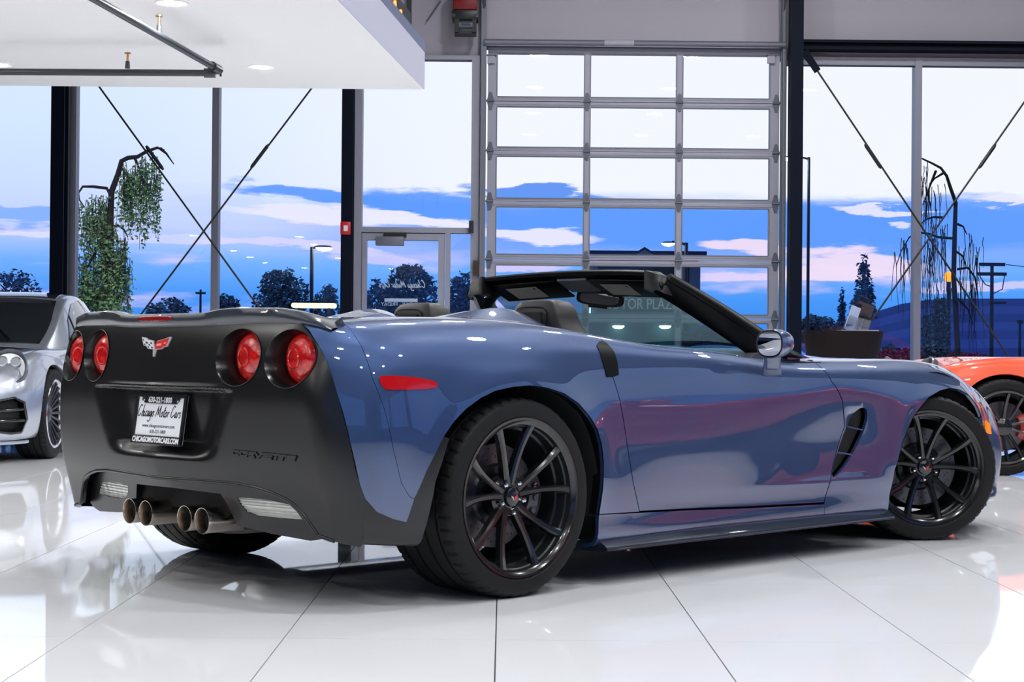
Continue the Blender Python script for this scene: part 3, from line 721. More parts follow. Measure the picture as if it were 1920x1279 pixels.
weeping('green leafy weeping tree outside the left window', 26,
        [(203, 600), (203, 520), (207, 450), (207, 400), (209, 360), (222, 325), (228, 302), (240, 296), (258, 294), (275, 284), (295, 277), (308, 282)],
        [[(207, 365), (200, 353), (175, 350), (155, 350), (147, 362), (149, 375), (158, 388)], [(210, 430), (195, 445), (175, 480), (160, 510), (152, 540)], [(252, 295), (258, 308), (264, 325)],
         [(206, 430), (220, 422), (232, 430), (240, 445)], [(208, 400), (190, 440), (178, 470)], [(300, 278), (312, 288), (326, 308)]],
        [(228, 258, 305, 340, 34, 105), (262, 302, 285, 350, 34, 120), (148, 200, 372, 410, 34, 100), (176, 206, 365, 400, 22, 120), (190, 245, 410, 450, 30, 110), (148, 205, 455, 520, 44, 110), (205, 238, 460, 520, 44, 120), (150, 235, 530, 565, 60, 60), (148, 200, 500, 560, 40, 70)],
        M_LEAFG, 1.0, 21)
weeping('bare weeping tree with drooping twigs outside the right window', 25,
        [(1797, 690), (1793, 600), (1788, 520), (1790, 440), (1792, 380), (1783, 355), (1775, 330), (1764, 315), (1747, 306), (1728, 297)],
        [[(1786, 447), (1760, 445), (1740, 438), (1720, 436), (1705, 445), (1690, 470), (1680, 500)], [(1770, 408), (1750, 407), (1735, 412), (1722, 425)], [(1795, 505), (1815, 502), (1828, 520), (1833, 550), (1835, 580)],
         [(1795, 420), (1806, 425), (1813, 440)], [(1755, 320), (1745, 345), (1738, 365), (1730, 385)], [(1790, 470), (1805, 480), (1812, 500)], [(1796, 560), (1815, 580), (1825, 610)], [(1768, 325), (1752, 335), (1742, 350)]],
        [(1702, 1745, 300, 350, 22, 110), (1715, 1770, 345, 400, 24, 120), (1682, 1745, 440, 490, 34, 130), (1720, 1790, 420, 470, 30, 120), (1798, 1835, 430, 520, 24, 120), (1730, 1835, 520, 570, 26, 110)],
        M_LEAFG, 0, 22, .05)

# unseen floodlight added outside to brighten the tree by the left window
fl_ = thing('added_floodlight', 'unseen floodlight added above the left window to brighten the tree', 'light', (-5.2, YW + .75, 5.3))
MB().box(-.25, .25, -.12, .12, -.05, .12).box(-.03, .03, -.45, -.1, .0, .06).build('housing', M_BLACK, fl_); MB().box(-.22, .22, -.1, .1, -.058, -.05).build('lens', emat('flood_warm', (1, .93, .75), 1300), fl_)
# street lamps and poles
M_POLE = mat('pole_dark', srgb(38, 42, 54), .6)
def street_lamp(label, px, py_top, Y, arm, lamp_px, strength, col=(1, .97, .9), r=.09, hs=.5):
    b = at(px, 660, Y=Y); top = at(px, py_top, Y=Y); t = thing('street_lamp', label, 'lamp', (b.x, Y, -.12)); z = top.z + .12
    MB().tube([(0, 0, 0), (0, 0, z)], [r, r * .8], 8).build('pole', M_POLE, t, 60)
    q = at(*lamp_px, Y=Y) - Vector((b.x, Y, -.12))
    MB().tube([(0, 0, z - r), (q.x * .35, 0, q.z + r * .3), (q.x * .8, 0, q.z + r * .6)], [r * .6, r * .5, r * .5], 6).build('arm', M_POLE, t, 60)
    s = hs; o = MB().lathe([(.001, .3 * s), (.6 * s, .22 * s), (s, 0), (.95 * s, -.05 * s)], 14, Matrix.Translation(q) @ Matrix.Diagonal((1, .6, .8, 1))).build('lamp_head', M_POLE, t, 60)
    MB().lathe([(.001, -.42 * s), (.55 * s, -.32 * s), (.92 * s, -.04 * s)], 14, Matrix.Translation(q) @ Matrix.Diagonal((1, .6, 1, 1))).build('lamp_glass', emat('street_glow_%d' % int(strength), col, strength), t, 60)
street_lamp('street lamp with lit head outside, right of the round dark tree', 583, 463, 60, 1, (608, 464), 40, r=.08, hs=.34)
street_lamp('tall lamp post with a dazzling white head outside, right of the garage door', 1514, 295, 33, -1, (1476, 296), 320, (.85, 1, 1), .035, .14)
street_lamp('lamp post with lit head above the roof of the motor plaza', 1285, 455, 85, -1, (1253, 456), 45, r=.12, hs=.4)
ol = at(1779, 519, Y=40); t = thing('street_lamp', 'orange glowing lamp outside behind the bare weeping tree', 'lamp', (ol.x, 40, -.12))
MB().tube([(0, 0, 0), (0, 0, ol.z)], .05, 6).build('pole', M_POLE, t)
MB().lathe([(.001, .13), (.1, .08), (.13, 0), (.1, -.08), (.001, -.13)], 14, Matrix.Translation((0, 0, ol.z + .12))).build('lamp_glass', emat('sodium', (1, .22, .01), 2.6), t, 60)
def utility_pole(label, px, py_top, Y, arms, r=.12):
    b = at(px, 660, Y=Y); z = at(px, py_top, Y=Y).z + .12; s = Y / F_PX
    t = thing('utility_pole', label, 'pole', (b.x, Y, -.12)); MB().tube([(0, 0, 0), (0, 0, z)], [r, r * .7], 8).build('pole', M_POLE, t, 60)
    for (dy, h) in arms:
        MB().box(-h * s, h * s, -.06, .06, z - dy * s - .06, z - dy * s + .06).build('cross_arm', M_POLE, t)
        for k in (-.95, -.5, .5, .95): MB().tube([(k * h * s, 0, z - dy * s), (k * h * s, 0, z - dy * s + 3.2 * s)], [.05, .03], 6).build('insulator', M_POLE, t)
    return t
utility_pole('distant utility pole between the brace rods of the left window', 375, 543, 110, [(7, 9)], .1)
u = utility_pole('utility pole with two cross arms outside at far right', 1859, 494, 60, [(2, 24), (20, 27)], .09)
s = 60 / F_PX; z = at(1859, 494, Y=60).z + .12
MB().tube([(-24 * s, 0, z - 6 * s), (-22 * s, 0, z - 26 * s), (-12 * s, 0, z - 40 * s), (0, 0, z - 44 * s)], .02, 5).tube([(24 * s, 0, z - 20 * s), (20 * s, 0, z - 48 * s), (0, 0, z - 58 * s)], .02, 5).box(-6 * s, 26 * s, -.1, .1, z - 76 * s, z - 72 * s).tube([(27 * s, 0, z - 2 * s), (400 * s, 10, z + 4 * s)], .02, 4).build('wire', M_POLE, u)
utility_pole('slim pole outside at the right edge, low over the orange car', 1912, 600, 60, [(4, 5)], .07)

# motor plaza building across the lot
YB = 90; sB = YB / F_PX
def bp(px, py): return at(px, py, Y=YB)
bl = bp(1108, 600).x; br = bp(1306, 600).x; b0 = Vector(((bl + br) / 2, YB, -.12))
pb = thing('plaza_building', 'distant shopping plaza with dark roof and lit sign, seen through the garage door', 'building', b0)
def BL(px, py, dy=0): q = bp(px, py); return (q.x - b0.x, dy, q.z - b0.z)
def bbox(name, px0, px1, py0, py1, d0, d1, m):
    a, b = BL(px0, py1), BL(px1, py0); return MB().box(a[0], b[0], d0, d1, max(a[2], 0), b[2]).build(name, m, pb)
M_BWALL = mat('plaza_wall', srgb(108, 118, 120), .8); M_BDARK = mat('plaza_dark', srgb(44, 56, 72), .7); M_BROOF = mat('plaza_roof', srgb(30, 46, 78), .7)
bbox('wall', 1112, 1300, 484, 700, 0, 5, M_BDARK); bbox('sign_band', 1122, 1288, 532, 588, -.25, 0, mat('sign_band', srgb(52, 66, 78), .5))
bbox('ledge', 1112, 1300, 586, 594, -.5, 0, M_BWALL)
bbox('storefront', 1112, 1262, 600, 700, -.1, 0, mat('storefront', srgb(70, 104, 112), .4)); bbox('pillar', 1108, 1120, 484, 700, -.45, 0, M_BWALL); bbox('pillar', 1262, 1282, 484, 700, -.45, 0, M_BWALL)
bbox('pillar', 1290, 1312, 500, 700, -.3, 1, mat('plaza_grey', srgb(92, 104, 122), .8))
a, b = BL(1102, 482), BL(1322, 473); MB().box(a[0], b[0], -.8, 5.5, a[2], b[2]).build('roof', M_BROOF, pb)
a, b, c = BL(1180, 481), BL(1206, 465), BL(1232, 481); MB().add([(a[0], -.9, a[2]), (b[0], -.9, b[2]), (c[0], -.9, c[2]), (a[0], 2, a[2]), (b[0], 2, b[2]), (c[0], 2, c[2])], [(0, 1, 2), (3, 5, 4), (0, 3, 4, 1), (1, 4, 5, 2), (2, 5, 3, 0)]).build('gable', M_BROOF, pb)
a, b, c = BL(1187, 481), BL(1206, 470), BL(1225, 481); MB().add([(a[0], -.92, a[2]), (b[0], -.92, b[2]), (c[0], -.92, c[2])], [(0, 1, 2)]).build('gable_front', M_BWALL, pb)
def sign(body, px, py, wpx, hpx, m, name):
    q = BL(px, py, -.32); R = Matrix(((1, 0, 0), (0, 0, -1), (0, 1, 0))).to_4x4()
    me = text_mesh(name, body, 1, .05); xs = [v.co.x for v in me.vertices]; ys = [v.co.y for v in me.vertices]
    S = Matrix.Diagonal((wpx * sB / (max(xs) - min(xs)), hpx * sB / (max(ys) - min(ys)), 1, 1)) @ Matrix.Translation((-(max(xs) + min(xs)) / 2, -(max(ys) + min(ys)) / 2, 0))
    me.transform(Matrix.Translation(q) @ R @ S); obj(name, me, m, pb)
sign('IRON GATE', 1205, 543, 118, 20, emat('sign_cyan', (.16, .62, .85), 1.8), 'sign_letters'); sign('MOTOR PLAZA', 1202, 570, 142, 20, mat('letters_warm', srgb(158, 152, 146), .5, emit=(.3, .27, .24), estr=1.3), 'sign_letters')
for px in (1158, 1245):
    q = BL(px, 613, -.6); MB().lathe([(.001, -.12), (.2, -.1), (.33, 0), (.3, .06)], 14, Matrix.Translation(q)).build('soffit_lamp', emat('soffit_glow', (1, 1, .85), 14), pb, 60)
q = BL(1103, 586, -.6); MB().box(q[0] - .1, q[0] + .1, q[1], q[1] + .2, q[2] - .15, q[2] + .25).build('wall_lamp', emat('wall_glow', (.8, 1, .95), 6), pb)

# far terraced ridge on the right, with a red hedge in front
hx = [(1480, 640), (1560, 612), (1640, 585), (1690, 570), (1740, 562), (1800, 560), (1960, 560), (2200, 566), (2600, 600), (3000, 650)]
YH = 220; hm = MB(); ny = 9
M_HILL = mat('ridge_blue', srgb(46, 66, 128), .9, var=(.05, .25)); M_HILL2 = mat('ridge_band', srgb(72, 84, 146), .9)
for i in range(len(hx) - 1):
    for j in range(ny):
        (xa_, ya_), (xb_, yb_) = hx[i], hx[i + 1]; f0, f1 = j / ny, (j + 1) / ny; hm.cur = j % 2
        q = []
        for (X_, Yp, f_) in ((xa_, ya_, f0), (xb_, yb_, f0), (xb_, yb_, f1), (xa_, ya_, f1)):
            p = at(X_, Yp + (700 - Yp) * f_, Y=YH); q.append(Vector((p.x, YH - f_ * 30, p.z)))
        hm.add(q, [(3, 2, 1, 0)])
tag(hm.build('ridge', [M_HILL, M_HILL2]), 'long dark blue terraced ridge on the horizon at right', 'hill')
M_REDL = leafmat('leaf_red', srgb(150, 54, 78))
crown_tree('red_hedge', 'dark red hedge outside low behind the brochure stand and mullion', 1720, 652, 705, 150, 38, M_REDL, 'hedge', n=5200, leaf=.06, seed=31, gap=.05)
# lamp reflection in the glass at left, put outside as a glowing bar
q = at(589, 572, Y=55); t = thing('reflected_bar', 'long low glowing bar above the rear deck, standing in for a lamp reflection', 'reflection', (q.x, 55, -.12))
o = MB().box(-.72, .72, -.3, .3, q.z + .02, q.z + .18).build('reflection_panel', emat('reflection_glow', (1, .93, .55), 1.6), t); bevel_obj(o, .06, 3)
MB().tube([(-.5, 0, 0), (-.5, 0, q.z + .05)], .05, 6).build('post', M_POLE, t); MB().tube([(.5, 0, 0), (.5, 0, q.z + .05)], .05, 6).build('post', M_POLE, t)
MB().box(-.75, .75, -.32, .32, q.z + .18, q.z + .24).build('bar_cap', M_POLE, t)
# ================================================================== the blue convertible (x forward from the rear axle, y left, z up)
# cross-sections of the right half: station x, then (half width, height) from the sill to the middle line
ST=[
(-.80,[(.60,.24),(.72,.24),(.74,.27),(.755,.34),(.76,.45),(.762,.57),(.752,.68),(.73,.79),(.70,.86),(.64,.918),(.4,.928),(0,.928)]),
(-.62,[(.74,.22),(.86,.22),(.885,.26),(.900,.34),(.908,.45),(.910,.57),(.900,.68),(.872,.79),(.825,.866),(.725,.925),(.42,.938),(0,.938)]),
(-.40,[(.78,.20),(.90,.20),(.925,.25),(.938,.34),(.947,.45),(.950,.57),(.940,.68),(.912,.79),(.86,.872),(.75,.934),(.44,.945),(0,.945)]),
(0,[(.80,.14),(.93,.17),(.945,.25),(.953,.34),(.961,.45),(.965,.57),(.958,.68),(.930,.79),(.875,.877),(.76,.940),(.45,.95),(0,.95)]),
(.4,[(.80,.12),(.915,.15),(.930,.25),(.935,.34),(.935,.45),(.936,.57),(.93,.68),(.905,.79),(.865,.862),(.78,.913),(.5,.93),(0,.93)]),
(.75,[(.80,.12),(.90,.15),(.903,.25),(.911,.34),(.916,.45),(.917,.57),(.911,.68),(.895,.775),(.865,.835),(.80,.870),(.5,.89),(0,.89)]),
(1.15,[(.80,.115),(.885,.145),(.886,.25),(.897,.34),(.904,.45),(.906,.57),(.900,.68),(.885,.765),(.855,.818),(.79,.846),(.5,.87),(0,.88)]),
(1.6,[(.80,.11),(.885,.14),(.889,.25),(.897,.34),(.901,.45),(.902,.57),(.897,.68),(.88,.752),(.84,.792),(.765,.815),(.45,.85),(0,.87)]),
(1.95,[(.80,.11),(.89,.14),(.900,.25),(.906,.34),(.908,.45),(.910,.57),(.910,.675),(.90,.74),(.855,.785),(.77,.81),(.45,.835),(0,.845)]),
(2.3,[(.80,.11),(.90,.14),(.93,.25),(.938,.34),(.935,.45),(.935,.57),(.932,.67),(.91,.74),(.86,.785),(.76,.812),(.45,.82),(0,.82)]),
(2.685,[(.80,.12),(.91,.15),(.935,.25),(.942,.34),(.945,.45),(.944,.57),(.932,.66),(.90,.735),(.845,.78),(.74,.812),(.45,.80),(0,.79)]),
(3.0,[(.78,.12),(.88,.14),(.915,.25),(.925,.34),(.935,.45),(.932,.55),(.905,.635),(.855,.71),(.79,.755),(.69,.787),(.42,.77),(0,.76)]),
(3.3,[(.72,.12),(.83,.14),(.82,.22),(.832,.32),(.836,.42),(.826,.51),(.795,.59),(.75,.65),(.71,.69),(.61,.725),(.38,.71),(0,.70)]),
(3.5,[(.55,.12),(.66,.14),(.70,.2),(.72,.3),(.72,.38),(.70,.45),(.67,.53),(.63,.575),(.58,.605),(.49,.63),(.3,.63),(0,.62)]),
(3.62,[(.25,.13),(.33,.15),(.36,.2),(.38,.28),(.38,.35),(.37,.41),(.35,.455),(.32,.485),(.29,.505),(.24,.52),(.15,.525),(0,.525)]),
]
def natspline(xs,Y):
    xs=np.asarray(xs,float); Y=np.asarray(Y,float); n=len(xs); h=np.diff(xs)
    A=np.zeros((n,n)); B=np.zeros_like(Y); A[0,0]=A[-1,-1]=1
    for i in range(1,n-1):
        A[i,i-1]=h[i-1];A[i,i]=2*(h[i-1]+h[i]);A[i,i+1]=h[i]
        B[i]=6*((Y[i+1]-Y[i])/h[i]-(Y[i]-Y[i-1])/h[i-1])
    M=np.linalg.solve(A,B.reshape(n,-1)).reshape(Y.shape)
    def f(q):
        q=np.asarray(q,float); i=np.clip(np.searchsorted(xs,q)-1,0,n-2)
        sh=q.shape+(1,)*(Y.ndim-1)
        hh=h[i].reshape(sh); a=((xs[i+1]-q).reshape(sh))/hh; b=1-a
        return a*Y[i]+b*Y[i+1]+((a**3-a)*M[i]+(b**3-b)*M[i+1])*hh**2/6
    return f
_sx=np.array([s[0] for s in ST]); _sy=np.array([s[1] for s in ST])
_F=natspline(_sx,_sy)
def BODY(x, v):
    """x,v arrays (same shape n) v in 0..11 -> right side body point (x,-y,z)"""
    x=np.atleast_1d(np.asarray(x,float)); v=np.atleast_1d(np.asarray(v,float))
    K=_F(x) # n,12,2
    i=np.clip(v.astype(int),0,10); t=v-i
    n=np.arange(len(x))
    def k(j):
        j=np.asarray(j); o=K[n,np.clip(j,0,11)].copy()
        hi=j>11
        o[hi]=K[n[hi],10]*np.array([-1,1])
        lo=j<0; o[lo]=2*K[n[lo],0]-K[n[lo],1]
        return o
    p0,p1,p2,p3=k(i-1),k(i),k(i+1),k(i+2)
    t=t[:,None]
    q=.5*((2*p1)+(-p0+p2)*t+(2*p0-5*p1+4*p2-p3)*t*t+(-p0+3*p1-3*p2+p3)*t**3)
    return np.stack([x,-q[:,0],q[:,1]],1)
CX, CY, CA = -.5992, 6.3234, .7685
car = thing('sports_car', 'dark blue convertible sports car with satin black tail and black wheels', 'car', (CX, CY, 0), CA)
def paint(name, c, metal=.55, rough=.32, cior=1.6):
    m = mat(name, c, rough, metal, coat=1.0, coat_rough=.01)
    t = NT(m.node_tree); b = m.node_tree.nodes['Principled BSDF']
    tc = t.n('ShaderNodeTexCoord'); vo = t.n('ShaderNodeTexVoronoi'); vo.inputs['Scale'].default_value = 900
    t.l(tc.outputs['Object'], vo.inputs['Vector'])
    b.inputs['Coat IOR'].default_value = cior
    lo = tuple(x * .85 for x in c); hi = tuple(min(1, x * 1.2) for x in c)
    t.l(t.mix(vo.outputs['Distance'], lo, hi), b.inputs['Base Color'])
    return m
M_BLUE = paint('paint_blue', (.027, .060, .160), .6, .42, 1.9)
M_SPOIL = paint('paint_slate', (.022, .029, .042), .2, .4, 1.5)
M_SKIRT = paint('paint_skirt_shade', (.012, .018, .032), .3, .35, 1.6)  # skirt darker than the body: reflected floor shadow put into its colour
M_SATIN = mat('satin_black_wrap', (.007, .007, .0073),   .24, spec=.5, bump=(700, .04, .0005))
M_TRIMB = mat('trim_black', (.004, .004, .0045), .45, spec=.1)
M_VOID = mat('underbody_black', (.006, .006, .007), .75)
M_GLOSSB = mat('gloss_black', (.006, .006, .007), .12, coat=.6)
M_TIRE = mat('tire_rubber', (.007, .007, .0075), .6, spec=.25, bump=(160, .12, .001))
M_RIM = mat('rim_black', (.008, .008, .009), .2, coat=.5, coat_rough=.08)
M_BARREL = mat('rim_barrel', (.016, .017, .019), .3, metal=.3)
M_DISC = mat('brake_disc_steel', (.12, .12, .13), .3, metal=1.0)
M_CAL = mat('caliper_grey', (.10, .10, .11), .4, metal=.4)
M_TIP = mat('exhaust_steel', (.66, .59, .52), .22, metal=1.0)
M_TIPIN = mat('exhaust_soot', (.03, .028, .027), .6)
M_LEATHER = mat('leather_grey', (.018, .017, .0175), .45, spec=.35, bump=(120, .15, .002))
M_TOPFAB = mat('soft_trim_black', (.003, .003, .0036), .42, spec=.14)
M_WSG = glassmat('windshield_glass', (.52, .84, .93), refl=.7)
M_MIRROR = mat('mirror_silver', (.9, .9, .92), .01, metal=1.0)
M_MARK = mat('marker_red', (.42, .004, .008), .12, coat=.6)
M_AMBER = mat('marker_amber', (.9, .28, .01), .15, coat=.5, emit=(1, .3, .02), estr=.25)

CT = np.array([(.95, -.735, .66), (.911, -.737, .706), (.836, -.725, .779), (.695, -.703, .840), (.540, -.676, .874), (.408, -.648, .890), (.366, -.633, .896), (.30, -.62, .895), (.20, -.60, .88)])[::-1]
RZ = np.array([(.95, -.805), (.925, -.815), (.84, -.837), (.75, -.85), (.70, -.855), (.6, -.85), (.5, -.84), (.4, -.82), (.37, -.81), (.2, -.77)])[::-1]
_ct = natspline(CT[:, 0], CT[:, 1:]); _rz = natspline(RZ[:, 0], RZ[:, 1])
def sstep(x, a, b): t = np.clip((np.asarray(x, float) - a) / (b - a), 0, 1); return t * t * (3 - 2 * t)
def RX(y, z):
    y = np.abs(np.asarray(y, float)); z = np.asarray(z, float); c = _ct(z); b = _rz(z); base = b + .13 * y ** 1.35
    k = (c[..., 0] - (b + .13 * c[..., 1] ** 1.35)) / .01
    return base + k * np.maximum(0, y - (c[..., 1] - .1)) ** 2
def recess(y, z):
    y = np.abs(y); yw = .31 + (z - .49) * .42
    return .052 * sstep(z, .698, .690) * sstep(z, .455, .515) * sstep(y, yw + .055, yw - .13) - .006 * sstep(y, .46, .2) * np.exp(-((z - .704) / .010) ** 2)
def S_REAR(off=0.0, rec=True):
    def f(y, z):
        y = np.asarray(y, float); z = np.asarray(z, float); x = RX(y, z) + off
        if rec: x = x + recess(y, z)
        return np.stack([x, y, z], 1)
    return f
VW = .09                                       # metres per unit of v, so that outlines keep their shape
DOORF = [(1.835, 1.67), (1.872, 2.53), (1.916, 3.51), (1.973, 4.64), (1.944, 5.60), (1.871, 6.62), (1.848, 7.61), (1.856, 8.4), (1.87, 9.6)]
_df = np.array(DOORF); VENT = [(2.106, 5.26), (2.117, 4.81), (2.086, 4.25), (2.017, 3.48), (1.910, 2.81), (1.893, 2.89), (1.952, 3.70), (2.023, 4.63), (2.049, 5.22)]
def chaikin(L, k=2):
    for _ in range(k): L = [q for i in range(len(L)) for a, b in [(np.array(L[i]), np.array(L[(i + 1) % len(L)]))] for q in (tuple(.75 * a + .25 * b), tuple(.25 * a + .75 * b))]
    return L
VENT = chaikin([(2.112, 5.34), (2.122, 4.81), (2.088, 4.20), (2.02, 3.45), (1.905, 2.70), (1.886, 2.85), (1.948, 3.70), (2.020, 4.63), (2.046, 5.32)])
def S_SIDE(sgn=-1, off=0.0):
    """right (-1) or left (+1) flank; with the crease over the sill and the hollow that leads into the fender vent"""
    def f(x, vv):
        x = np.asarray(x, float); v = np.asarray(vv, float) / VW; p = BODY(x, v)
        crease = .020 * sstep(x, .95, 1.9) * sstep(x, 2.28, 2.08) * np.where(v > 2.55, 1 - np.exp(-(v - 2.55) / .55), 0) * sstep(v, 6.2, 3.6)
        xl = np.interp(v, _df[:, 1], _df[:, 0]); xr = np.interp(v, [2.8, 3.6, 4.6, 5.25], [1.90, 1.975, 2.05, 2.075])
        ramp = .026 * sstep((x - xl) / np.maximum(xr - xl, .01), 0, .9) * sstep(v, 2.75, 3.4) * sstep(v, 5.36, 4.85) * (x < xr + .012)
        y = p[:, 1] + crease + ramp + off
        for xc, zc, r0, am in ((0, .338, .385, .011), (2.685, .33, .37, .009)):      # swelling of the fenders round the wheels
            r_ = np.hypot(x - xc, p[:, 2] - zc); y = y - am * np.exp(-((r_ - r0) / .085) ** 2) * sstep(p[:, 2], .22, .40) * sstep(p[:, 2], .86, .74)
        return np.stack([p[:, 0], y * (1 if sgn < 0 else -1), p[:, 2]], 1)
    return f
def S_TOP(x, ww):
    """deck and hood, from shoulder to shoulder, with the two fairings behind the seats"""
    x = np.asarray(x, float); v = np.asarray(ww, float) / VW; m = v > 11; p = BODY(x, np.where(m, 22 - v, v)); y = np.where(m, -p[:, 1], p[:, 1]); z = p[:, 2].copy()
    bx = np.where(x < .47, .5 - .5 * np.cos(PI * np.clip((x - .06) / .41, 0, 1)), np.cos(PI / 2 * np.clip((x - .47) / .25, 0, 1)) ** 1.2)
    for yc in (-.36, .36): z += .078 * bx * np.cos(PI / 2 * np.clip((y - yc) / .24, -1, 1)) ** 2
    z += .03 * sstep(x, 1.9, 2.2) * sstep(x, 3.35, 2.9) * sstep(np.abs(y), .42, .22)
    return np.stack([x, y, z], 1)
def xv(L): return [(x, v * VW) for x, v in L]
CORNER = [(-.737, 9.2), (-.735, 8.77), (-.725, 7.60), (-.703, 6.13), (-.676, 4.75), (-.648, 3.64), (-.633, 3.26)]
BORDER = [(-.594, 2.80), (-.539, 2.54), (-.488, 2.40)]
ARCH = [(-.36, 4.87), (-.316, 5.30), (-.263, 5.67), (-.198, 5.98), (-.135, 6.18), (-.054, 6.29), (.03, 6.33), (.115, 6.25), (.204, 6.07), (.277, 5.76), (.344, 5.30), (.387, 4.90), (.413, 4.43), (.424, 3.90), (.421, 3.05), (.413, 2.06)]
DOORR = [(.653, 1.98), (.604, 3.18), (.553, 4.78), (.522, 5.91), (.498, 6.58), (.505, 7.5), (.514, 8.48), (.53, 9.1)]
FARCH = [(2.30, .5), (2.278, 1.74), (2.290, 2.96), (2.343, 4.01), (2.419, 4.85), (2.557, 5.77), (2.66, 6.15), (2.743, 6.33), (2.84, 6.32), (2.924, 6.12), (3.0, 5.6), (3.05, 5.02)]
SEAM = [(-.467, 3.2), (-.480, 3.22), (-.495, 3.36), (-.520, 3.68), (-.553, 4.61), (-.580, 5.73), (-.605, 6.55), (-.612, 7.2), (-.616, 8.54), (-.612, 9.6)]
QUARTER = SEAM[::-1] + [(-.425, 4.0)] + ARCH + DOORR + [(.56, 9.6)]
BUMPSIDE = CORNER + BORDER + SEAM + [(-.735, 9.6)]
FLAP = [(-.648, 3.64), (-.633, 3.26)] + BORDER + [(-.467, 3.23), (-.425, 4.0), (-.36, 4.87), (-.339, 4.82), (-.391, 3.64), (-.406, 2.30), (-.413, 1.66), (-.425, .9), (-.47, .72), (-.60, .85), (-.62, 1.9), (-.632, 2.9)]
FLAP = [(-.6335, 3.26)] + BORDER + [(-.467, 3.23), (-.425, 4.0), (-.36, 4.87), (-.339, 4.82), (-.391, 3.64), (-.406, 2.30), (-.413, 1.66), (-.425, .9), (-.47, .72), (-.618, .78), (-.630, 2.5)]
DOOR = DOORR + [(.60, 9.25)] + [(x, 9.25) for x in np.arange(.75, 1.8, .15)] + [(1.85, 9.25)] + [q for q in DOORF[::-1][1:]] + [(1.301, 1.77)]
FENDER = DOORF + [(3.2, 9.6), (3.11, 5.6)] + FARCH[::-1] + [(1.829, .4)]
NOSE = [(3.2, 9.6), (3.62, 9.6), (3.62, .3), (3.03, .3), (3.06, 2), (3.09, 3.5), (3.085, 4.44), (3.05, 5.02), (3.11, 5.6)]
ROCKER = [(.413, 2.04), (.653, 1.95), (1.301, 1.74), (1.835, 1.64), (1.829, .4), (.41, .4)]
MARKER = [(-.583, 6.62), (-.587, 6.53), (-.583, 6.38), (-.571, 6.25), (-.50, 6.24), (-.413, 6.25), (-.375, 6.30), (-.366, 6.38), (-.377, 6.47), (-.43, 6.56), (-.492, 6.61), (-.54, 6.635)]
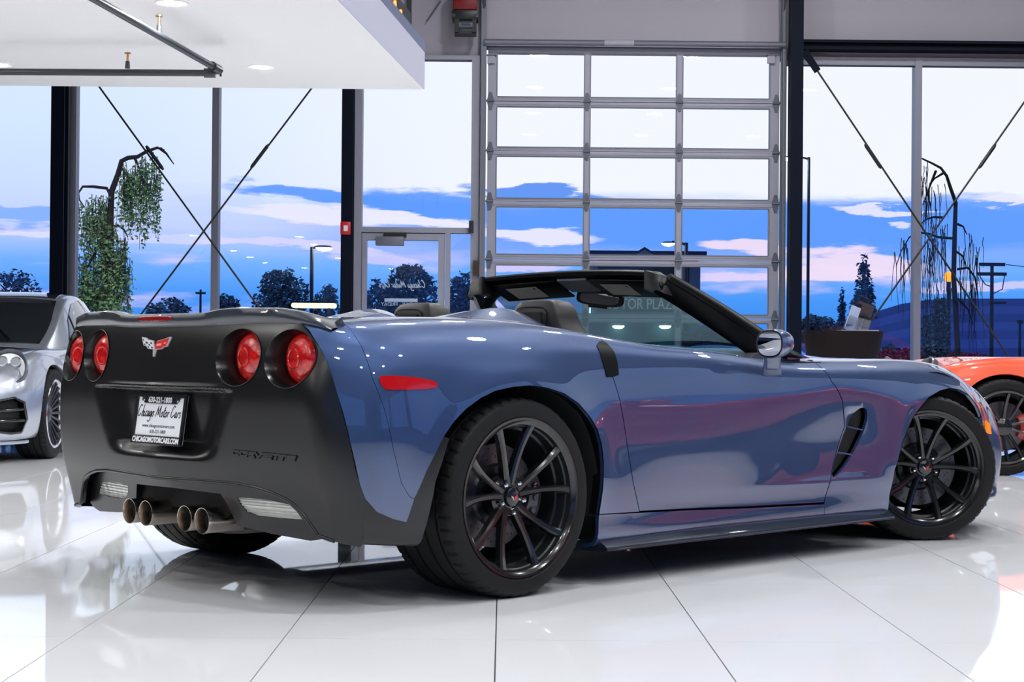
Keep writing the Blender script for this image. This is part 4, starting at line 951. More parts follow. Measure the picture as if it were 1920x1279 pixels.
for sg in (-1, 1):
    S = S_SIDE(sg); sp_ = .02 if sg < 0 else .04; fl_ = sg > 0
    fl_ = False
    kw = dict(flip=(sg < 0), spacing=sp_)
    # (du x dv) points inward on the right flank, outward on the left one, or the reverse: settle it by the y of the normal
    t0 = S(np.array([.9, .901]), np.array([4 * VW, 4 * VW])); t1 = S(np.array([.9]), np.array([4.01 * VW]))
    nn = np.cross(t0[1] - t0[0], t1[0] - t0[0]); kw['flip'] = bool(nn[1] * sg < 0)
    panel('rear_quarter_panel', xv(QUARTER), S, M_BLUE, car, gap=.0007, **kw)
    panel('bumper_side', xv(BUMPSIDE), S, M_BLUE, car, gap=.0007, **kw)
    panel('rear_fascia_side', xv(FLAP), S, M_SATIN, car, **kw)
    panel('door', xv(DOOR), S, M_BLUE, car, gap=.0032, **kw)
    panel('front_fender', xv(FENDER), S, M_BLUE, car, gap=.002, holes=[xv(VENT)], **kw)
    panel('front_fascia', xv(NOSE), S, M_BLUE, car, gap=.001, **kw)
    panel('sill', xv(ROCKER), S, M_BLUE, car, gap=.001, **kw)
    k2 = dict(kw); k2['spacing'] = .02
    ven = panel('fender_vent', xv(inset(VENT, -.02) if False else VENT), S_SIDE(sg, .032), M_VOID, car, thick=.0, **k2)
    vb = MB()
    for (a_, b_) in (((2.04, 4.62), (2.10, 4.5)), ((1.965, 3.72), (2.035, 3.62))):
        q = S(np.array([a_[0], b_[0]]), np.array([a_[1], b_[1]]) * VW); p0, p1 = Vector(q[0]), Vector(q[1]); p0.y += .012 * -sg * -1 if False else 0
        vb.tube([p0 + Vector((0, -.01 * sg, 0)), p1 + Vector((0, -.004 * sg, 0))], .0035, 6)
    vb.build('vent_bar', M_BLUE, ven, 60)
    mk = panel('side_marker', xv(MARKER), S_SIDE(sg, -.004), M_MARK, car, thick=.01, flip=kw['flip'], spacing=.012)
    hd = panel('door_handle', xv([(.461, 7.98), (.49, 8.3), (.514, 8.40), (.53, 8.25), (.541, 7.87), (.541, 7.2), (.534, 6.65), (.50, 6.57), (.464, 6.56), (.458, 7.2)]), S_SIDE(sg, -.003), M_TRIMB, car, thick=.012, flip=kw['flip'], spacing=.015)
    # rolled edges of the wheel openings
    for arc in (ARCH, FARCH[1:]):
        a_ = np.array(arc); q = S(a_[:, 0], a_[:, 1] * VW); s2 = S_SIDE(sg)(a_[:, 0], a_[:, 1] * VW)
        rings = []
        for p in q:
            p = Vector(p); rings.append([p + Vector((0, .001 * sg, 0)), p + Vector((0, -.012 * sg, 0)), p + Vector((0, -.05 * sg, 0))])
        m_ = MB().loft(rings, close=False, cap=False); m_.build('arch_lip', M_TRIMB, car, 60)
    # black inner wheel housings
    for (x_, r_, w0, w1) in ((0, .392, .55, .925), (2.685, .385, .52, .905)):
        M4 = Matrix.Translation((x_, w1 * sg, .338)) @ Matrix.Rotation(PI / 2 * (1 if sg < 0 else -1), 4, 'X')
        prof = [(r_ + .02, 0), (r_ + .01, -.02 if False else .0), (r_ + .01, (w1 - w0)), (.05, (w1 - w0))]
        M4 = Matrix(((1, 0, 0, x_), (0, 0, -sg, w1 * sg), (0, 1, 0, .338), (0, 0, 0, 1)))
        MB().lathe([(r_ + .035, .012), (r_ + .02, (w1 - w0)), (.02, (w1 - w0))], 40, M4, -.22, PI + .22).build('wheel_housing', M_VOID, car, 40)
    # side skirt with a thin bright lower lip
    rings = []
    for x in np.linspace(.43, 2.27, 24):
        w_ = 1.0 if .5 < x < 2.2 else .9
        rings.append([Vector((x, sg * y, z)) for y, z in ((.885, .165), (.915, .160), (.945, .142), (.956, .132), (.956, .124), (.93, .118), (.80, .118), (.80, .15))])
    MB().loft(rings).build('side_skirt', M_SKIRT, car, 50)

# rear fascia with round openings for the lamps, over the diffuser
LAMPS = [(-.673, .803), (-.444, .805), (.444, .805), (.673, .803)]
def ell(c, a, b, n=40): return [(c[0] + a * math.cos(2 * PI * i / n), c[1] + b * math.sin(2 * PI * i / n)) for i in range(n)]
half = [(.0, .387), (.30, .39), (.394, .390), (.50, .381), (.571, .367), (.62, .352), (.655, .334), (.690, .300), (.735, .240), (.80, .227)]
cz = [.20, .25, .30, .366, .408, .47, .54, .6, .65, .695, .75, .80, .836, .875, .911, .925]
edge_ = [(float(_ct(np.array(z))[1]), z) for z in cz]
topl = [(.62, .922), (.45, .927), (.35, .922), (.27, .917), (0, .915)]
right = half + [(.865, .21)] + edge_[1:] + topl
outl = [(-y, z) for y, z in right] + [(y, z) for y, z in right[::-1][1:-1]]
ext = [(y, z) for z in (.701, .6985, .695, .6915, .688) for y in np.arange(-.46, .461, .018)] + [(y, z) for z in (.706, .711) for y in np.arange(-.46, .461, .02)]
fas = panel('rear_fascia', outl, S_REAR(), M_SATIN, car, spacing=.013, holes=[ell(c, .102, .092) for c in LAMPS], thick=.02, flip=False, extra=ext)
def fixflip(o):
    me = o.data; s_ = sum(p.normal.x * p.area for p in me.polygons)
    return s_ > 0
if fixflip(fas):
    bpy.data.objects.remove(fas); fas = panel('rear_fascia', outl, S_REAR(), M_SATIN, car, spacing=.013, holes=[ell(c, .102, .092) for c in LAMPS], thick=.02, flip=True, extra=ext); RF = True
else: RF = False
lipx = [(-y, z) for y, z in half[::-1]] + half[1:]
lipp = [rpt0(y, z) for y, z in lipx] if False else [Vector((float(RX(np.array(abs(y)), np.array(z))) + .001, y, z)) for y, z in resample(lipx, .02, False)]
MB().tube(lipp, .0065, 8).build('fascia_lip', M_SATIN, car, 60)
REVR = [(-.343, .337), (-.41, .339), (-.50, .337), (-.585, .328), (-.612, .306), (-.632, .281), (-.53, .278), (-.434, .279), (-.375, .289), (-.352, .312)]
rl = [(0, .350), (.262, .345), (.29, .30), (.317, .240), (.481, .224), (.653, .214), (.705, .224), (.735, .240), (.690, .300), (.655, .334), (.62, .352), (.571, .367), (.50, .381), (.394, .390), (.30, .39), (0, .387)]
dout = [(-y, z) for y, z in rl] + [(y, z) for y, z in rl[::-1][1:-1]]
panel('diffuser', dout, S_REAR(.042, False), M_SATIN, car, spacing=.016, holes=[REVR, [(-y, z) for y, z in REVR]], thick=.035, flip=RF)
def S_REV(y, z):
    y = np.asarray(y, float); z = np.asarray(z, float); return np.stack([RX(y, z) + .047 + .0025 * np.sin(z * 620) + .0005 * np.sin(y * 150), y, z], 1)
M_REV = mat('reverse_lens', (.62, .63, .58), .12, metal=.35, coat=1.0)
for sg in (1, -1): panel('reverse_light', [(y * sg, z) for y, z in REVR], S_REV, M_REV, car, spacing=.0045, thick=.004, flip=RF)
MB().box(-.70, -.45, -.32, .32, .275, .345).build('exhaust_recess', M_VOID, car)
MB().box(-.64, -.5, -.72, .72, .255, .34).build('bumper_beam', M_VOID, car)

# tail lamps
def lens_mat():
    m = mat('tail_lens_red', (.55, .006, .006), .08, coat=.8, emit=(.8, .01, .005), estr=.12); t = NT(m.node_tree); b = m.node_tree.nodes['Principled BSDF']
    tc = t.n('ShaderNodeTexCoord'); vo = t.n('ShaderNodeTexVoronoi'); vo.inputs['Scale'].default_value = 48; t.l(tc.outputs['Object'], vo.inputs['Vector'])
    t.l(t.ramp(vo.outputs['Distance'], [(0, (.75, .012, .01)), (.6, (.30, .003, .004))]), b.inputs['Base Color'])
    bp_ = t.n('ShaderNodeBump'); bp_.inputs['Strength'].default_value = .5; bp_.inputs['Distance'].default_value = .004; t.l(vo.outputs['Distance'], bp_.inputs['Height']); t.l(bp_.outputs[0], b.inputs['Normal'])
    return m
M_LENS = lens_mat()
for (yc, zc) in LAMPS:
    tl = None; n = 48; rings = []
    for dep, k in ((-.003, 1.035), (-.004, 1.015), (.004, .985), (.03, .90), (.056, .86)):
        R_ = []
        for i in range(n):
            a = 2 * PI * i / n; y = yc + .102 * k * math.cos(a); z = zc + .092 * k * math.sin(a)
            x0_ = float(RX(np.array(y), np.array(z))); xm = float(RX(np.array(yc), np.array(zc)))
            R_.append(Vector(((x0_ if dep < .02 else xm + .25 * (x0_ - xm)) + dep, y, z)))
        rings.append(R_)
    tl = MB().loft(rings, cap=False).build('tail_lamp', M_SATIN, car, 50)
    xm = float(RX(np.array(yc), np.array(zc))) + .050; sl = .10 * (1 if yc > 0 else -1)
    M4 = Matrix.Translation((xm, yc, zc)) @ Matrix.Rotation(sl * 1.0, 4, 'Z') @ Matrix.Rotation(-PI / 2, 4, 'Y')
    MB().lathe([(.0005, .030), (.02, .0295), (.045, .026), (.066, .018), (.077, .006), (.083, -.006)], 40, M4).build('lens', M_LENS, tl, 60)
    MB().lathe([(.028, .0305), (.031, .033), (.034, .0295)], 32, M4).build('lens_ring', M_LENS, tl, 60)

# plate in the recess
pm = Matrix(((0, .145, -.99, -.814), (-1, 0, 0, 0.0), (0, .99, .145, .590), (0, 0, 0, 1)))
M_PW = mat('plate_white', srgb(236, 238, 242), .35); M_PK = mat('plate_ink', srgb(16, 18, 24), .5); M_PF = mat('plate_frame_black', srgb(20, 21, 25), .35); M_PT = mat('plate_white_print', srgb(240, 242, 246), .4)
plate = MB().box(-.154, .154, -.086, .086, -.006, 0, pm).build('license_plate', M_PW, car)
fr = MB()
fr.box(-.157, -.143, -.086, .086, -.004, .006, pm).box(.143, .157, -.086, .086, -.004, .006, pm).box(-.157, .157, -.090, -.060, -.004, .006, pm).box(-.157, .157, .073, .088, -.004, .006, pm)
fr.prism([(-.122, .074), (-.100, .052), (.100, .052), (.122, .074)], .0, .006, pm)
bevel_obj(fr.build('plate_frame', M_PF, plate), .0015, 1)
def ptext(name, body, size, x, y, m, sxx=1.0, off=.0, z=.0065, sh=0.0):
    obj(name, text_mesh(name, body, size, .0003, pm @ Matrix.Translation((x, y, z)), sxx, off, 'CENTER', sh), m, plate)
ptext('frame_phone', '630-221-1800', .026, 0, .0635, M_PT, 1.0, .0009); ptext('frame_site', 'CHICAGOMOTORCARS.COM', .0255, 0, -.0755, M_PT, .86, .0011)
ptext('plate_site', 'www.chicagomotorcars.com', .0175, 0, -.026, M_PK, 1.0, .0, .0005); ptext('plate_phone', '630-221-1800', .0175, 0, -.046, M_PK, 1.0, .0, .0005)
obj('plate_script', strokes_mesh('plate_script', script_strokes('Chicago Motor Cars', .27, .040), .0034, pm @ Matrix.Translation((-.006, .006, .0003))), M_PK, plate)
for x_ in (-.105, .105): MB().lathe([(.0005, .0035), (.006, .003), (.007, 0)], 10, pm @ Matrix.Translation((x_, .064, .006))).build('plate_screw', M_CHROME, plate)

# crossed-flag badge and raised lettering
def rpt(y, z, h): return Vector((float(RX(np.array(y), np.array(z))) - h, y, z))
def epx(cx_, cy_):
    px, py = 240 + cx_ / 18.27, 610 + cy_ / 18.27
    return (.114 - (px - 263) * (.184 / 53) - .022, .870 - (py - 633) * (.065 / 35))
def badge(name, poly, h0, h1, m, parent):
    q = [epx(*c) for c in poly]; n = len(q); v = [rpt(y, z, h0) for y, z in q] + [rpt(y, z, h1) for y, z in q]
    return MB().add(v, [tuple(range(n)), tuple(range(n, 2 * n))] + [(i, (i + 1) % n, n + (i + 1) % n, n + i) for i in range(n)]).build(name, m, parent)
CHK = [(440, 425), (610, 450), (650, 500), (850, 540), (935, 760), (900, 810), (800, 810), (700, 770), (670, 710), (560, 690)]
REDF = [(985, 560), (1180, 500), (1340, 430), (1290, 710), (1190, 745), (1150, 800), (965, 810)]
M_BSIL = mat('badge_silver', (.62, .63, .65), .3, metal=.5)
em = badge('emblem', [(415, 405), (615, 440), (655, 490), (870, 530), (950, 760), (990, 540), (1180, 480), (1350, 400), (1395, 420), (1320, 725), (1205, 765), (1165, 820), (1010, 835), (975, 1080), (930, 1060), (905, 825), (795, 820), (690, 785), (660, 720), (545, 700)], -.001, .004, M_BSIL, car)
badge('flag_white', CHK, .0035, .0048, mat('badge_white', (.7, .7, .72), .3), em)
for i, c in enumerate([((470, 470), (520, 480), (555, 540), (505, 530)), ((600, 560), (680, 575), (700, 640), (620, 625)), ((770, 580), (830, 595), (860, 650), (800, 640)), ((545, 625), (605, 640), (625, 690), (570, 680)), ((720, 640), (780, 655), (800, 705), (745, 695)), ((700, 710), (745, 720), (765, 775), (725, 765)), ((830, 735), (890, 745), (905, 790), (850, 785))]):
    badge('flag_square', c, .004, .0052, M_PK, em)
badge('flag_red', REDF, .0035, .005, mat('badge_red', srgb(206, 44, 44), .25, coat=.5), em)
badge('flag_mark', [(1010, 640), (1150, 615), (1150, 690), (1010, 715)], .004, .0054, mat('badge_pink', srgb(232, 150, 145), .3), em); badge('flag_mark', [(1215, 600), (1280, 570), (1270, 625), (1220, 640)], .004, .0054, mat('badge_pink', (1, 1, 1)), em)
def lpx(cx_, cy_):
    px, py = 420 + cx_ / 12, 830 + cy_ / 12; u = px - 436
    return (-.416 - u * (.291 / 122), .494 - u * (.016 / 122) - (py - (848 + u * 17 / 122)) / 545)
lb = MB()
def lstroke(pts, wd_=.0062):
    q = [Vector(lpx(*c)) for c in pts]
    for i in range(len(q) - 1):
        d_ = (q[i + 1] - q[i]).normalized(); nn = Vector((-d_.y, d_.x)) * wd_ / 2; a, b = q[i] - d_ * wd_ * .4, q[i + 1] + d_ * wd_ * .4
        L = [a + nn, b + nn, b - nn, a - nn]
        lb.add([rpt(c.x, c.y, -.001) for c in L] + [rpt(c.x + (.0008 if k in (0, 3) else -.0008) * 0, c.y,   .0045) for k, c in enumerate(L)], [(4, 5, 6, 7), (3, 2, 1, 0), (0, 1, 5, 4), (1, 2, 6, 5), (2, 3, 7, 6), (3, 0, 4, 7)])
for st in ([(360, 195), (235, 182), (205, 265), (345, 282)], [(405, 202), (575, 218), (535, 300), (390, 290), (405, 202)], [(600, 280), (620, 225), (725, 238), (700, 268), (620, 262)], [(655, 268), (715, 335)], [(755, 235), (815, 335), (905, 252), (1150, 272)], [(960, 302), (1130, 318)], [(940, 345), (1100, 368)], [(1170, 280), (1300, 290)], [(1235, 288), (1195, 378)], [(1315, 296), (1450, 306)], [(1385, 302), (1345, 388)], [(1480, 312), (1655, 325)], [(1490, 348), (1635, 360)], [(1465, 383), (1620, 405)]): lstroke(st)
lb.build('raised_lettering', M_SATIN, car)

# spoiler across the tail, with the high brake lamp
ys = np.concatenate([np.linspace(-.775, -.40, 14), np.linspace(-.38, -.24, 9), np.linspace(-.20, .20, 9), np.linspace(.24, .38, 9), np.linspace(.40, .775, 14)])
rings = []
for y in ys:
    ay = abs(y); ztp = np.interp(ay, [0, .2, .26, .33, .40, .60, .68, .735, .775], [.951, .952, .955, .966, .969, .966, .954, .932, .902]); zbt = np.interp(ay, [0, .22, .27, .36, .5, .62, .735, .775], [.912, .912, .915, .923, .926, .920, .904, .892])
    xr = float(RX(np.array(min(ay, .66)), np.array(.922))) - np.interp(ay, [0, .3, .6, .70, .775], [.022, .018, .013, .004, -.055]) + .1 * max(0, ay - .66)
    dp = np.interp(ay, [0, .6, .735, .775], [.17, .16, .10, .04])
    rings.append([Vector((xr + .004, y, zbt)), Vector((xr - .003, y, zbt * .65 + ztp * .35)), Vector((xr, y, ztp - .006)), Vector((xr + .006, y, ztp - .0015)), Vector((xr + .02, y, ztp)), Vector((xr + .06, y, ztp - .003)), Vector((xr + dp, y, .938 - .02 * max(0, ay - .55))), Vector((xr + dp, y, .90)), Vector((xr + .03, y, .895))])
MB().loft(rings).build('spoiler', M_SPOIL, car, 45)
rg = []
for y in np.linspace(-.104, .104, 17):
    x_ = float(RX(np.array(abs(y)), np.array(.922))) - .026; e = math.sqrt(max(.02, 1 - (abs(y) / .108) ** 6))
    rg.append([Vector((x_ + .002, y, .934 - .0105 * e)), Vector((x_ - .004, y, .934 - .006 * e)), Vector((x_ - .004, y, .934 + .006 * e)), Vector((x_ + .002, y, .934 + .0105 * e)), Vector((x_ + .02, y, .934))])
MB().loft(rg).build('high_brake_lamp', mat('brake_lens_dark', (.20, .006, .01), .1, coat=.7), car, 50)

# deck, hood, nose cap
dk = [(-.735, 9.6)] + [(x, 9.6) for x in np.arange(-.6, .6, .15)] + [(.60, 9.6), (.67, 10.05), (.69, 10.5), (.66, 10.8), (.62, 11), (.66, 11.2), (.69, 11.5), (.67, 11.95), (.60, 12.4)] + [(x, 12.4) for x in np.arange(.45, -.65, -.15)] + [(-.735, 12.4)]
def up(o, args):
    if sum(p.normal.z * p.area for p in o.data.polygons) < 0:
        bpy.data.objects.remove(o); return panel(*args[0], flip=True, **args[1])
    return o
a_ = (('rear_deck', xv(dk), S_TOP, M_BLUE, car), dict(spacing=.022)); up(panel(*a_[0], **a_[1]), a_)
hd_ = [(1.87, 9.6)] + [(x, 9.6) for x in np.arange(2.1, 3.1, .2)] + [(3.2, 9.6), (3.2, 12.4)] + [(x, 12.4) for x in np.arange(3.0, 1.95, -.2)] + [(1.87, 12.4), (1.95, 11.8), (2.0, 11), (1.95, 10.2)]
a_ = (('hood', xv(hd_), S_TOP, M_BLUE, car), dict(spacing=.03, gap=.002)); up(panel(*a_[0], **a_[1]), a_)
a_ = (('nose_top', xv([(3.2, 9.6), (3.62, 9.6), (3.62, 12.4), (3.2, 12.4)]), S_TOP, M_BLUE, car), dict(spacing=.03)); up(panel(*a_[0], **a_[1]), a_)
K = _F(np.array(3.62)); MB().add([(3.62, -y, z) for y, z in K] + [(3.62, y, z) for y, z in K[::-1][1:]], [tuple(range(23))]).build('nose_cap', M_BLUE, car)
rings = []
for t in np.linspace(-1, 1, 31):
    y = .96 * math.sin(t * PI / 2) if False else t * .955; x_ = 3.66 - .62 * abs(t) ** 3.2; ix = x_ - .1
    rings.append([Vector((x_, y, .135)), Vector((x_, y, .15)), Vector((ix - .05, y * .86, .155)), Vector((ix - .05, y * .86, .13))])
MB().loft(rings).build('front_splitter', M_GLOSSB, car, 40)
rings = []
for t in np.linspace(-1, 1, 31):
    x_ = 3.50 - .60 * abs(t) ** 3.2; rings.append([Vector((x_, t * .86, .055)), Vector((x_ + .05, t * .88, .15)), Vector((x_ - .04, t * .84, .15)), Vector((x_ - .04, t * .84, .055))])
MB().loft(rings).build('air_dam', M_TRIMB, car, 40)
S = S_SIDE(-1)
for sg in (-1, 1): panel('front_marker', xv([(3.13, 4.75), (3.19, 4.95), (3.26, 4.9), (3.27, 4.35), (3.20, 4.3), (3.135, 4.4)]), S_SIDE(sg, -.003), M_AMBER, car, spacing=.02, thick=.006, flip=(sg < 0))

# floor pan, cockpit tub, seats, dashboard
MB().box(-.58, .46, -.50, .50, .27, .42).box(.46, 3.3, -.50, .50, .16, .40).box(.46, 2.26, -.86, .86, .15, .30).box(.46, .62, -.80, .80, .3, .86).box(2.26, 3.08, -.52, .52, .12, .18).box(3.08, 3.42, -.66, .66, .12, .2).build('floor_pan', M_VOID, car)
MB().box(.62, 1.75, -.80, .80, .30, .34).box(.6, .64, -.80, .80, .34, .86).box(.64, 1.9, -.83, -.79, .34, .80).box(.64, 1.9, .79, .83, .34, .80).build('cockpit_tub', M_TOPFAB, car)
MB().box(.66, 1.7, -.12, .12, .34, .66).build('center_console', M_TOPFAB, car)
rg = []
for y in np.linspace(-.79, .79, 21):
    c = 1 - (abs(y) / .79) ** 2; rg.append([Vector((1.46 - .04 * c, y, .66)), Vector((1.44 - .04 * c, y, .80)), Vector((1.50, y, .835 + .012 * c)), Vector((1.62, y, .842 + .012 * c)), Vector((1.80 + .18 * c, y, .835)), Vector((1.82 + .15 * c, y, .60))])
MB().loft(rg).build('dashboard', mat('dash_pad', (.05, .052, .058), .5), car, 50)
for yc in (-.365, .365):
    st = MB(); rg = []
    for (z, hw, xb, xf) in ((.40, .23, .74, .92), (.60, .245, .70, .88), (.78, .235, .665, .845), (.88, .19, .645, .82), (.93, .145, .635, .80), (.97, .132, .628, .785), (1.005, .122, .632, .775), (1.028, .10, .648, .755), (1.036, .06, .672, .73)):
        n = 28; R_ = []
        for i in range(n):
            a = 2 * PI * i / n; c, s_ = math.cos(a), math.sin(a); e = .45
            R_.append(Vector(((xb + xf) / 2 + (xf - xb) / 2 * math.copysign(abs(c) ** e, c), yc + hw * math.copysign(abs(s_) ** e, s_), z)))
        rg.append(R_)
    seat = st.loft(rg).build('seat', M_LEATHER, car, 50)
    MB().box(.70, 1.15, yc - .24, yc + .24, .36, .50).build('seat_cushion', M_LEATHER, seat)
    o = MB().box(.622, .66, yc - .055, yc + .055, .945, .985).build('belt_slot', M_VOID, seat)
    n = 28; pts = [Vector((.6285 - .001, yc + .085 * math.copysign(abs(math.cos(a)) ** .5, math.cos(a)), .955 + .052 * math.copysign(abs(math.sin(a)) ** .5, math.sin(a)))) for a in [2 * PI * i / n for i in range(n + 1)]]
    MB().tube(pts, .0022, 5, cap=False).build('seam', M_TRIMB, seat, 60)

# windshield: header, pillars, glass, visors
hr = []
def hx_(y): return 1.225 - .17 * y * y
for y in np.linspace(-.575, .575, 33):
    ay = abs(y); zt = 1.184 - .07 * ay ** 2 - (.05 * max(0, (ay - .50) / .075) ** 2); x0_ = hx_(y)
    hr.append([Vector((x0_, y, zt)), Vector((x0_ - .014, y, zt - .008)), Vector((x0_ - .012, y, zt - .022)), Vector((x0_ + .03, y, zt - .044)), Vector((x0_ + .115, y, zt - .080)), Vector((x0_ + .14, y, zt - .072)), Vector((x0_ + .13, y, zt - .055)), Vector((x0_ + .05, y, zt - .002))])
hdr = MB().loft(hr).build('windshield_header', M_TOPFAB, car, 45)
def header_pt(y, s_, lift=.0):                       # s 0 rear .. 1 front on the underside
    ay = abs(y); zt = 1.184 - .07 * ay ** 2; x0_ = hx_(y); return Vector((x0_ + (-.002 + .115 * s_), y, zt - .027 - .054 * s_ - lift))
for yc in (.29, -.29):
    q = [header_pt(yc + dy, s_, l) for l in (.004, .014) for dy, s_ in ((-.19, .12), (.19, .12), (.19, 1.25), (-.19, 1.25))]
    vi = MB().add(q, [(0, 1, 2, 3), (4, 5, 6, 7), (0, 1, 5, 4), (1, 2, 6, 5), (2, 3, 7, 6), (3, 0, 4, 7)]).build('sun_visor', M_TOPFAB, car); bevel_obj(vi, .004)
    yl = yc + (.02 if yc > 0 else .05); q = [header_pt(yl + dy, s_, l) for l in (.0205, .0213) for dy, s_ in ((-.085, .25), (.085, .25), (.085, 1.0), (-.085, 1.0))]
    lab = MB().add(q, [(0, 1, 2, 3), (4, 5, 6, 7), (0, 1, 5, 4), (1, 2, 6, 5), (2, 3, 7, 6), (3, 0, 4, 7)]).build('visor_label', mat('label_grey', srgb(215, 205, 195), .5), vi)
    q = [header_pt(yl - .05 + dy, s_, l) for l in (.0212, .0218) for dy, s_ in ((-.02, .32), (.02, .32), (.02, .42), (-.02, .42))]
    MB().add(q, [(4, 5, 6, 7)]).build('label_print', M_PK, lab)
q = [header_pt(dy, s_, l) for l in (.002, .010) for dy, s_ in ((-.085, .1), (.085, .1), (.085, .95), (-.085, .95))]
MB().add(q, [(0, 1, 2, 3), (4, 5, 6, 7), (0, 1, 5, 4), (1, 2, 6, 5), (2, 3, 7, 6), (3, 0, 4, 7)]).build('header_console', mat('console_grey', srgb(120, 122, 132), .5), car)
for sg in (-1, 1):
    rings = []
    for t in np.linspace(0, 1, 14):
        fo = Vector((1.21 + .58 * t - .03 * math.sin(PI * t), sg * (.565 + .235 * t), 1.150 - .335 * t + .022 * math.sin(PI * t)))
        inn = Vector((1.165 + .375 * t, sg * (.555 + .225 * t), 1.088 - .268 * t + .006 * math.sin(PI * t)))
        up_ = Vector((0, sg * .03, .012)); d_ = fo - inn
        rings.append([inn - up_ * .9, inn + up_ * .1, inn + d_ * .36 + up_ * 1.0, inn + d_ * .44 + up_ * .62, inn + d_ * .52 + up_ * 1.15, inn + d_ * .82 + up_ * .95, inn + d_ * .88 + up_ * .6, fo + up_ * .5, fo - up_ * .9, inn + d_ * .5 - up_ * 1.2])
    MB().loft(rings).build('windshield_pillar', M_TOPFAB, car, 75)
    # clamp joint at the top corner, and the painted wedge at the foot
    MB().loft([[Vector((1.16 + dx, sg * (.52 + dy), z)) for dx, dy, z in R_] for R_ in ([(0, -.04, 1.17), (.08, -.04, 1.15), (.06, -.04, 1.075), (.0, -.04, 1.09)], [(0, .03, 1.15), (.08, .05, 1.14), (.06, .055, 1.07), (-.01, .045, 1.085)], [(.03, .06, 1.12), (.09, .065, 1.12), (.07, .07, 1.06), (.01, .065, 1.07)])]).build('latch_cover', mat('latch_grey', (.010, .010, .011), .4, spec=.3), car, 62)
    MB().add([(1.70, sg * .80, .86), (1.86, sg * .80, .815), (1.70, sg * .80, .81), (1.70, sg * .74, .87), (1.86, sg * .74, .82), (1.70, sg * .74, .81)], [(0, 1, 2), (3, 5, 4), (0, 3, 4, 1), (1, 4, 5, 2), (2, 5, 3, 0)]).build('pillar_foot', M_BLUE, car)
    MB().tube([(1.20, sg * .47, 1.088), (1.20, sg * .505, 1.078), (1.215, sg * .53, 1.082)], [.004, .004, .007], 8).build('latch_lever', M_CHROME, car, 60)
ws = []
for y in np.linspace(-.78, .78, 25):
    c = 1 - (abs(y) / .78) ** 2; k = y * .56 / .78; p0 = Vector((hx_(k) + .12, k, 1.184 - .07 * k * k - .066)); p1 = Vector((1.80 + .22 * c, y, .818 + .03 * c))
    ws.append([p0.lerp(p1, s_) + Vector((0, 0, .03 * math.sin(PI * s_))) for s_ in np.linspace(0, 1, 9)])
MB().loft(ws, close=False, cap=False).build('windshield', M_WSG, car, 60)
rg = []
for y in np.linspace(-.8, .8, 25):
    c = 1 - (abs(y) / .8) ** 2; rg.append([Vector((1.76 + .2 * c, y, .80 + .03 * c)), Vector((1.88 + .16 * c, y, .808 + .028 * c)), Vector((1.90 + .16 * c, y, .75))])
MB().loft(rg).build('cowl', M_TRIMB, car, 40)
# interior mirror
MM = Matrix.Translation((1.372, -.04, 1.068)) @ Matrix.Rotation(math.radians(8), 4, 'Z') @ Matrix.Rotation(math.radians(6.0), 4, 'Y') @ Matrix.Rotation(math.radians(6), 4, 'X')
rg = []
for (dx, hy, hz) in ((0, .118, .030), (-.004, .122, .034), (.012, .122, .034), (.03, .10, .028), (.042, .05, .015)):
    n = 32; rg.append([MM @ Vector((dx, hy * math.copysign(abs(math.cos(a)) ** .55, math.cos(a)), hz * math.copysign(abs(math.sin(a)) ** .6, math.sin(a)))) for a in [2 * PI * i / n for i in range(n)]])
rvm = MB().loft(rg[1:]).build('rear_view_mirror', M_TRIMB, car, 45)
n = 32; R0 = [MM @ Vector((-.0046, .104 * math.copysign(abs(math.cos(a)) ** .55, math.cos(a)),   .026 * math.copysign(abs(math.sin(a)) ** .6, math.sin(a)))) for a in [2 * PI * i / n for i in range(n)]]
MB().add(R0, [tuple(range(n))]).build('mirror_glass', M_MIRROR, rvm)
MB().box(-.006, -.003, -.05, .05, -.043, -.033, MM).build('button_strip', M_TRIMB, rvm)
MB().tube([MM @ Vector((.03, 0, .01)), MM @ Vector((.05, 0, .04)), MM @ Vector((.02, 0, .07))], .014, 8).build('mirror_stem', M_TRIMB, rvm, 60)
